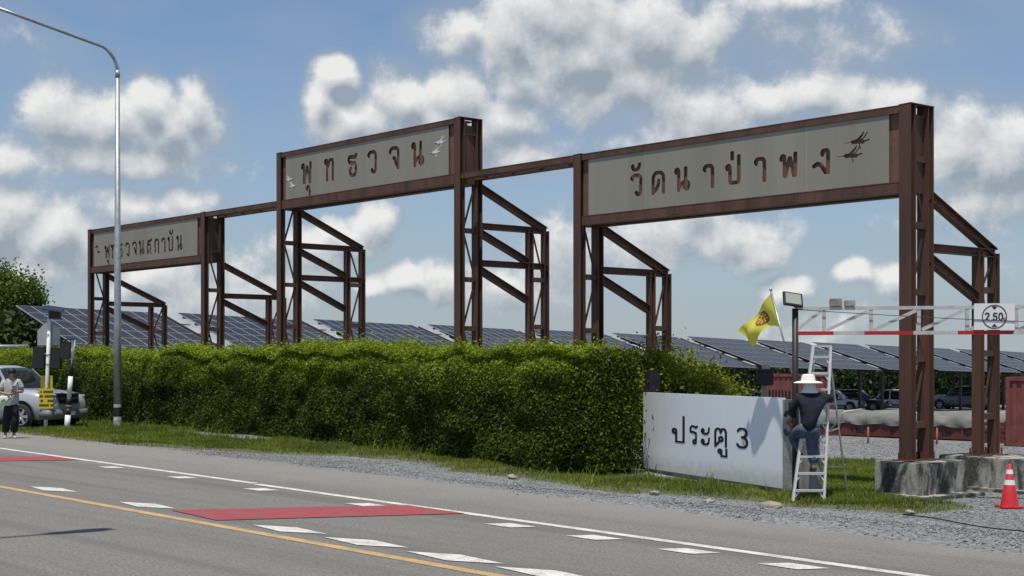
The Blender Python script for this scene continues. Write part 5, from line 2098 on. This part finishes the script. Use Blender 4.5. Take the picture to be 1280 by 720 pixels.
PV = pv_mat()
M['pv_frame'] = mat('panel_frame_aluminium', (.46, .47, .48), .4, .4, var=.05)
M['canopy_steel'] = mat('canopy_brown_steel', (.055, .045, .04), .7)
MWID, MLEN = .61, 1.05
NC, NR = 10, 6
# one framed panel, shared by all canopies: x down the slope, y along the row
pmb = MB().box(.013, MLEN - .013, .013, MWID - .013, .012, .034)
for (a, b_, c_, d_) in ((0, MLEN, 0, .013), (0, MLEN, MWID - .013, MWID), (0, .013, .0132, MWID - .0132), (MLEN - .013, MLEN, .0132, MWID - .0132)):
    pmb.box(a, b_, c_, d_, 0, .040)
pm = pmb.mesh('solar_panel')
pm.materials.append(PV)
pm.materials.append(M['pv_frame'])
for k, p_ in enumerate(pm.polygons):
    p_.material_index = 0 if k < 6 else 1
RX = -50.6
TILT, PITCH = R(17.5), R(-1.4)
ordinal = ['leftmost', 'second', 'third', 'fourth', 'fifth', 'sixth', 'seventh', 'eighth', 'ninth', 'tenth', 'eleventh', 'twelfth', 'thirteenth', 'fourteenth', 'fifteenth', 'sixteenth']
step_y = 7.22
y0_ = 21.6
rail_m = MB().box(0, .06, 0, NC * (MWID + .012), -.09, -.004).mesh('purlin')
rail_m.materials.append(M['canopy_steel'])
for k in range(15):
    yy = y0_ + k * step_y
    ztop = 3.98 - .0135 * (yy - y0_) + .09
    lab = ('%s solar panel canopy counted from the left in the row beyond the hedge' % ordinal[k]) if k else 'leftmost solar panel canopy in the row beyond the hedge'
    t = thing('solar_canopy', lab, 'solar canopy', (RX, yy, 0), 0, 'solar canopies in a row over the car park')
    deck = bpy.data.objects.new('panel_deck', None)
    C.objects.link(deck)
    deck.parent = t
    deck.location = (0, 0, ztop)
    deck.rotation_euler = (PITCH + R(random.uniform(-.3, .3)), TILT, 0)
    for r_ in range(NR):
        for c_ in range(NC):
            p_ = link('solar_panel', pm, None, deck, (r_ * (MLEN + .012), c_ * (MWID + .012), 0))
        link('purlin', rail_m, None, deck, (r_ * (MLEN + .012) + .45, 0, 0))
    Ls = NR * (MLEN + .012)
    for yb_ in (.9, 5.2):
        MB().bar((0.05, yb_, -.19), (Ls - .05, yb_, -.19), .12, .20, (0, 0, 1)).build('rafter', M['canopy_steel'], deck)
    # bright gutter walkway along the near end of the table
    for q in range(4 if k else 0):
        MB().box(.5 + q * 1.45, 1.35 + q * 1.45, -.62, -.12, -.16, -.10).build('walkway_plate', M['pv_frame'], deck)
    if k:
        MB().box(.05, Ls - .1, -.66, -.62, -.22, -.08).build('walkway_beam', M['canopy_steel'], deck)
    for yb_ in (.9, 5.2):
        for u in (.9, 5.3):
            zt_ = ztop - math.sin(TILT) * u - .27 + math.sin(PITCH) * yb_
            xg, yg = RX + u * math.cos(TILT), yy + yb_
            MB().box(u * math.cos(TILT) - .09, u * math.cos(TILT) + .09, yb_ - .09, yb_ + .09, gzf(xg, yg) - .1, zt_).build('post', M['canopy_steel'], t)
        u = 5.3
        zt_ = ztop - math.sin(TILT) * u - .30
        MB().bar((u * math.cos(TILT), yb_, zt_ - 1.2), (u * math.cos(TILT) - 1.4, yb_, zt_ + .16), .08, .08).build('knee_brace', M['canopy_steel'], t)

# ------------------------------------------------------------------ trees
def branch_tree(label, x, y, z, H, rad, n, leafm, size, tone0, seed, group=None, trunk_r=.18, name='tree'):
    g = np.random.default_rng(seed)
    t = thing(name, label, 'tree', (x, y, z), 0, group)
    zc_ = H - rad[2] * .92
    tr = MB()
    tr.tube([(0, 0, -.2), (.05, .03, zc_ * .5), (.02, 0, zc_)], [trunk_r, trunk_r * .8, trunk_r * .55], 9)
    nc = 46
    d_ = g.normal(size=(nc, 3))
    d_ /= np.linalg.norm(d_, axis=1)[:, None]
    rr = g.uniform(.35, 1.0, nc) ** .55
    cc = d_ * rr[:, None] * np.array(rad) * np.array([.86, .86, .86]) + np.array([0, 0, zc_])
    for q in range(0, nc, 3):
        e = cc[q]
        tr.tube([(.02, 0, zc_ * (.55 + .4 * g.random())), tuple(np.array([0, 0, zc_]) * .45 + e * .55), tuple(e)], [trunk_r * .35, trunk_r * .2, .02], 6)
    tr.build('trunk', M['bark'], t)
    k = g.integers(0, nc, n)
    sz = np.array(rad) * .20
    pos = cc[k] + g.normal(0, 1, (n, 3)) * sz
    tone = np.clip(tone0 + .35 * (g.random(nc)[k] - .5) + g.normal(0, .13, n) + .22 * ((pos[:, 2] - zc_) / rad[2]), 0, 1)
    tag(link('crown', leaves('crown', pos, size, tone, .45, .6, None, g), leafm, t), kind='stuff')
    return t


M['tree_leaf'] = leaf_mat('tree_leaf', (.014, .030, .010), (.10, .15, .030), .28, .5)
ax_, ay_ = W2(12, 66)
branch_tree('rounded green tree at the far left beyond the hedge', ax_, ay_, gzf(ax_, ay_), 7.15, (1.75, 1.75, 2.3), 30000, M['tree_leaf'], .15, .80, 5)
ax_, ay_ = W2(-40, 70)
branch_tree('dark tree partly cut off by the left picture edge', ax_, ay_, gzf(ax_, ay_), 6.6, (2.0, 2.0, 2.4), 18000, M['tree_leaf'], .15, .7, 9)


def leaf_belt(name, label, p0, p1, h0, h1, w, n, size, m, seed, tone0):
    g = np.random.default_rng(seed)
    u = g.random(n)
    x = p0[0] + (p1[0] - p0[0]) * u + g.normal(0, w, n)
    y = p0[1] + (p1[1] - p0[1]) * u + g.normal(0, w, n)
    hm = h0 + (h1 - h0) * vnoise(x, y, .22) * 1.1
    z = gz(x, y) + hm * g.random(n) ** .8
    k = vnoise(x, y + z * 2, 1.1)
    keep = g.random(n) < .35 + .9 * k
    pos = np.stack([x, y, z], -1)[keep]
    tone = np.clip(tone0 + .5 * (k[keep] - .5) + g.normal(0, .14, len(pos)), 0, 1)
    return tag(link(name, leaves(name, pos, size, tone, .4, .6, None, g), m), label, None, kind='stuff')


leaf_belt('tree_belt', 'dark belt of trees and shrubs beyond the car park', (-58, 10), (-60, 175), 2.6, 4.6, .9, 120000, .34, M['tree_leaf'], 21, .14)  # low leaf tone puts the shade by the canopy into the colour

# ------------------------------------------------------------------ containers and covered flat racks in the yard
def red_mat(name, c1, c2):
    return mat(name, c1, .75, 0, vscale=2.2, col2=c2, bump=.2, bscale=20, detail=6)


M['container_red'] = red_mat('faded_red_container_paint', (.13, .032, .032), (.23, .072, .068))
M['rack_red'] = red_mat('dark_red_rack_paint', (.075, .018, .016), (.14, .038, .032))


def container(label, loc, rz, dims):
    Lc, Wc, Hc = dims
    t = thing('shipping_container', label, 'container', loc, rz, 'red shipping containers in the yard')
    MB().box(.06, Lc - .06, .06, Wc - .06, .12, Hc - .06).build('core', M['container_red'], t)
    for (x_, y_) in ((0, 0), (Lc - .12, 0), (0, Wc - .12), (Lc - .12, Wc - .12)):
        MB().box(x_, x_ + .12, y_, y_ + .12, 0, Hc).build('corner_post', M['container_red'], t)
    for z_ in (.0, Hc - .12):
        for y_ in (.004, Wc - .104):
            MB().box(.122, Lc - .122, y_, y_ + .10, z_ + .003, z_ + .117).build('side_rail', M['container_red'], t)
        for x_ in (.004, Lc - .104):
            MB().box(x_, x_ + .10, .122, Wc - .122, z_ + .003, z_ + .117).build('end_rail', M['container_red'], t)
    k = .2
    while k < Lc - .3:
        MB().box(k, k + .12, .03, .062, .13, Hc - .13).build('corrugation', M['container_red'], t)
        k += .26
    k = .2
    while k < Wc - .3:
        MB().box(Lc - .062, Lc - .03, k, k + .12, .13, Hc - .13).build('corrugation', M['container_red'], t)
        MB().box(.03, .062, k, k + .12, .13, Hc - .13).build('corrugation', M['container_red'], t)
        k += .26
    return t


ca = YAW - R(34)
kx, ky = W2(1257, 40)
container('tall faded red container at the right picture edge behind the rear footing', (kx, ky, gzf(kx, ky)), ca, (6.0, 2.4, 2.15))
kx, ky = W2(952, 62)
container('faded red container beyond the white board and flag', (kx, ky, gzf(kx, ky)), YAW - R(20), (3.2, 2.4, 2.3))

M['tarp'] = mat('grey_green_tarpaulin', (.145, .15, .138), .8, var=.22, vscale=1.7, bump=.6, bscale=5)


def flat_rack(label, loc, rz, Lc, Wc):
    t = thing('flat_rack', label, 'flat rack', loc, rz, 'tarpaulin covered flat racks in the yard')
    MB().box(0, Lc, 0, .12, .02, .46).build('side_beam', M['rack_red'], t, bevel=.01)
    MB().box(0, Lc, Wc - .12, Wc, .02, .46).build('side_beam', M['rack_red'], t, bevel=.01)
    MB().box(.02, Lc - .02, .121, Wc - .121, .30, .44).build('floor', M['rack_red'], t)
    k = .5
    while k < Lc - .4:
        MB().box(k, k + .09, -.03, -.001, .04, .44).build('stake_pocket', M['rack_red'], t)
        k += 1.3
    for k in (1.9, Lc - 2.6):
        MB().box(k, k + .32, -.012, -.001, .16, .28).build('fork_pocket', M['black_paint'], t)
    # tarpaulin thrown over a load, sagging between the ties
    nx2, ny2 = 60, 9
    vs, fs = [], []
    prof = [(-.05, .44), (-.05, .54), (-.02, .70), (.10, .86), (Wc * .35, .93), (Wc * .65, .93), (Wc - .1, .86), (Wc + .02, .7), (Wc + .05, .34)]
    for a in range(nx2 + 1):
        u = a / nx2
        sag = .07 * abs(math.sin(u * math.pi * Lc / 2.6)) + .04 * math.sin(u * 31) + .03 * math.sin(u * 57 + 1)
        for b_, (yy_, zz_) in enumerate(prof):
            hem = .03 * math.sin(u * 40 + b_) * (1 if b_ in (0, 8) else .25)
            vs.append((u * Lc, yy_ + .03 * math.sin(u * 70 + b_ * 2), zz_ - (sag if 1 < b_ < 7 else 0) + hem))
    for a in range(nx2):
        for b_ in range(ny2 - 1):
            fs.append((a * ny2 + b_, (a + 1) * ny2 + b_, (a + 1) * ny2 + b_ + 1, a * ny2 + b_ + 1))
    tp = MB().add(vs, fs, True).build('tarpaulin', M['tarp'], t)
    rope = mat('pale_rope', (.55, .53, .47), .9)
    k = 1.3
    while k < Lc - .5:
        MB().tube([(k, -.07, .34), (k + .03, -.06, .72), (k + .10, .10, .875), (k + .35, Wc * .4, .95)], .016, 6).build('rope', rope, tp)
        k += 2.6
    return t


ra = R(5)
rx1, ry1 = W2(1010, 47.0)
flat_rack('long flat rack under a grey tarpaulin seen through the ladder', (rx1, ry1, gzf(rx1, ry1)), ra, 7.6, 2.4)
rx2, ry2 = rx1 + 7.9 * math.cos(ra), ry1 + 7.9 * math.sin(ra) - .1
flat_rack('tarpaulin covered flat rack right of the near gateway column', (rx2, ry2, gzf(rx2, ry2)), ra, 5.2, 2.4)
# short survey stakes by the racks
for px, lab in ((1085, 'rusty stake standing in the gravel before the tarpaulin, left of the near column'), (1171, 'rusty stake standing in the gravel just right of the near column')):
    kx, ky = W2(px, 40.5)
    tag(MB().tube([(0, 0, -.2), (.01, 0, .52)], .03, 7).build('stake', mat('rust_stake', (.24, .10, .05), .8), None, (kx, ky, gzf(kx, ky))), lab, 'stake', 'stakes in the yard')
kx, ky = W2(1226, 40.5)
pal = thing('pallet', 'small dark red crate of slats left of the tall container', 'crate', (kx, ky, gzf(kx, ky)), ca)
for k in range(4):
    MB().box(0, .75, -.02, .02, .06 + k * .18, .18 + k * .18).build('slat', M['rack_red'], pal)
for k in (0, .70):
    MB().box(k, k + .06, .021, .07, 0, .76).build('post', M['rack_red'], pal)
# pale barrier pole above the hedge at the far left
kx, ky = W2(18, 50)
bp = thing('barrier_pole', 'pale horizontal barrier pole above the hedge at the far left', 'barrier', (kx, ky, gzf(kx, ky)), YAW)
zh = 1.75 + 21 * 50 / 1600 - gzf(kx, ky)
MB().tube([(-3.5, 0, zh), (.55, 0, zh + .02)], .09, 10).build('pole', M['galv'], bp)
MB().tube([(-2.5, 0, -.1), (-2.5, 0, zh - .08)], .07, 8).build('post', M['galv'], bp)
# a few pale rocks in the grass at the foot of the board
for k, (px, Dd, s_) in enumerate(((886, 20.3, .10), (963, 18.6, .17), (818, 22.0, .09), (640, 24.5, .10), (1137, 19.2, .08))):
    kx, ky = W2(px, Dd)
    g = np.random.default_rng(50 + k)
    b = MB()
    ellipsoid(b, (0, 0, 0), (s_, s_ * .7, s_ * .5), 9, 6)
    b.v = [tuple(np.array(v) * (1 + .22 * g.normal())) for v in b.v]
    lab = ['pale rock in the grass below the middle of the white board', 'largest pale rock on the grass edge before the pillar', 'small pale rock in the grass at the left end of the white board', 'pale rock in the grass below the hedge', 'small pale rock in the grass near the footing'][k]
    tag(b.build('rock', mat('pale_rock', (.27, .25, .21), .9, var=.3, vscale=9), None, (kx, ky, gzf(kx, ky) + s_ * .3)), lab, 'rock', 'rocks in the verge')

# ------------------------------------------------------------------ small things
# thin grass growing through the yard gravel behind the ladder
g = np.random.default_rng(77)
n = 60000
uu = g.uniform(20.2, 30.5, n)                      # distance along the sight line past the pillar
ww = g.normal(0, 1, n)
base_ = [W2(1062 + 0 * k, 1.0) for k in (0,)][0]
x = base_[0] * uu + ww * .62 * RT.x
y = base_[1] * uu + ww * .62 * RT.y
keep = (g.random(n) < np.clip(1.25 - (uu - 20.5) / 9.5, .12, 1) * (.35 + .9 * vnoise(x, y, 1.4))) & (y > 17.2) & (np.abs(ww) < 1.35)
x, y = x[keep], y[keep]
n = len(x)
z = gz(x, y) - .012
h = g.uniform(.05, .15, n) * (.5 + .9 * vnoise(x, y, 2.2)) * np.where(y < 19.5, 1.1, .8)
th = g.uniform(0, 6.283, n)
lean = g.normal(0, .4, (n, 2)) * h[:, None]
dx, dy = np.cos(th) * .007, np.sin(th) * .007
b0 = np.stack([x + dx, y + dy, z], -1)
b1 = np.stack([x - dx, y - dy, z], -1)
m0 = np.stack([x + lean[:, 0] * .4 + dx * .8, y + lean[:, 1] * .4 + dy * .8, z + h * .6], -1)
m1 = np.stack([x + lean[:, 0] * .4 - dx * .8, y + lean[:, 1] * .4 - dy * .8, z + h * .6], -1)
tp_ = np.stack([x + lean[:, 0], y + lean[:, 1], z + h], -1)
V = np.stack([b0, b1, m1, m0, tp_], 1).reshape(-1, 3)
k = np.arange(n) * 5
q = np.concatenate([np.stack([k, k + 1, k + 2], -1), np.stack([k, k + 2, k + 3], -1), np.stack([k + 3, k + 2, k + 4], -1)])
t_ = np.clip(.3 + .6 * vnoise(x, y, 1.3) + g.normal(0, .18, n), 0, 1)
tag(link('yard_grass', fast_mesh('yard_grass', V, q, 3, np.concatenate([t_] * 3)), M['grass']), 'thin green grass growing through the gravel behind the ladder', None, kind='stuff')

# black cable lying across the gravel
pts = []
for k in range(16):
    u = k / 15
    px = 1128 + 190 * u
    Dd = 19.0 - 2.6 * u + .12 * math.sin(u * 9)
    cx_, cy_ = W2(px, Dd)
    pts.append((cx_, cy_, gzf(cx_, cy_) + .014))
tag(MB().tube(pts, .010, 6).build('cable', M['black_paint']), 'thin black cable lying across the gravel by the cone', 'cable')

# dark boxed sign seen from the side at the hedge end
kx, ky = W2(816, 26.55)
zz = 1.75 - gzf(kx, ky)
ds = thing('dark_sign', 'small dark rounded sign case on a post at the end of the hedge', 'sign', (kx, ky, gzf(kx, ky)), YAW + R(35))
MB().box(-.20, .20, -.07, .07, zz - .62, zz - .12).build('case', M['black_paint'], ds, bevel=.05)
MB().tube([(0, 0, -.1), (0, 0, zz - .63)], .035, 8).build('post', M['dark_metal'], ds)
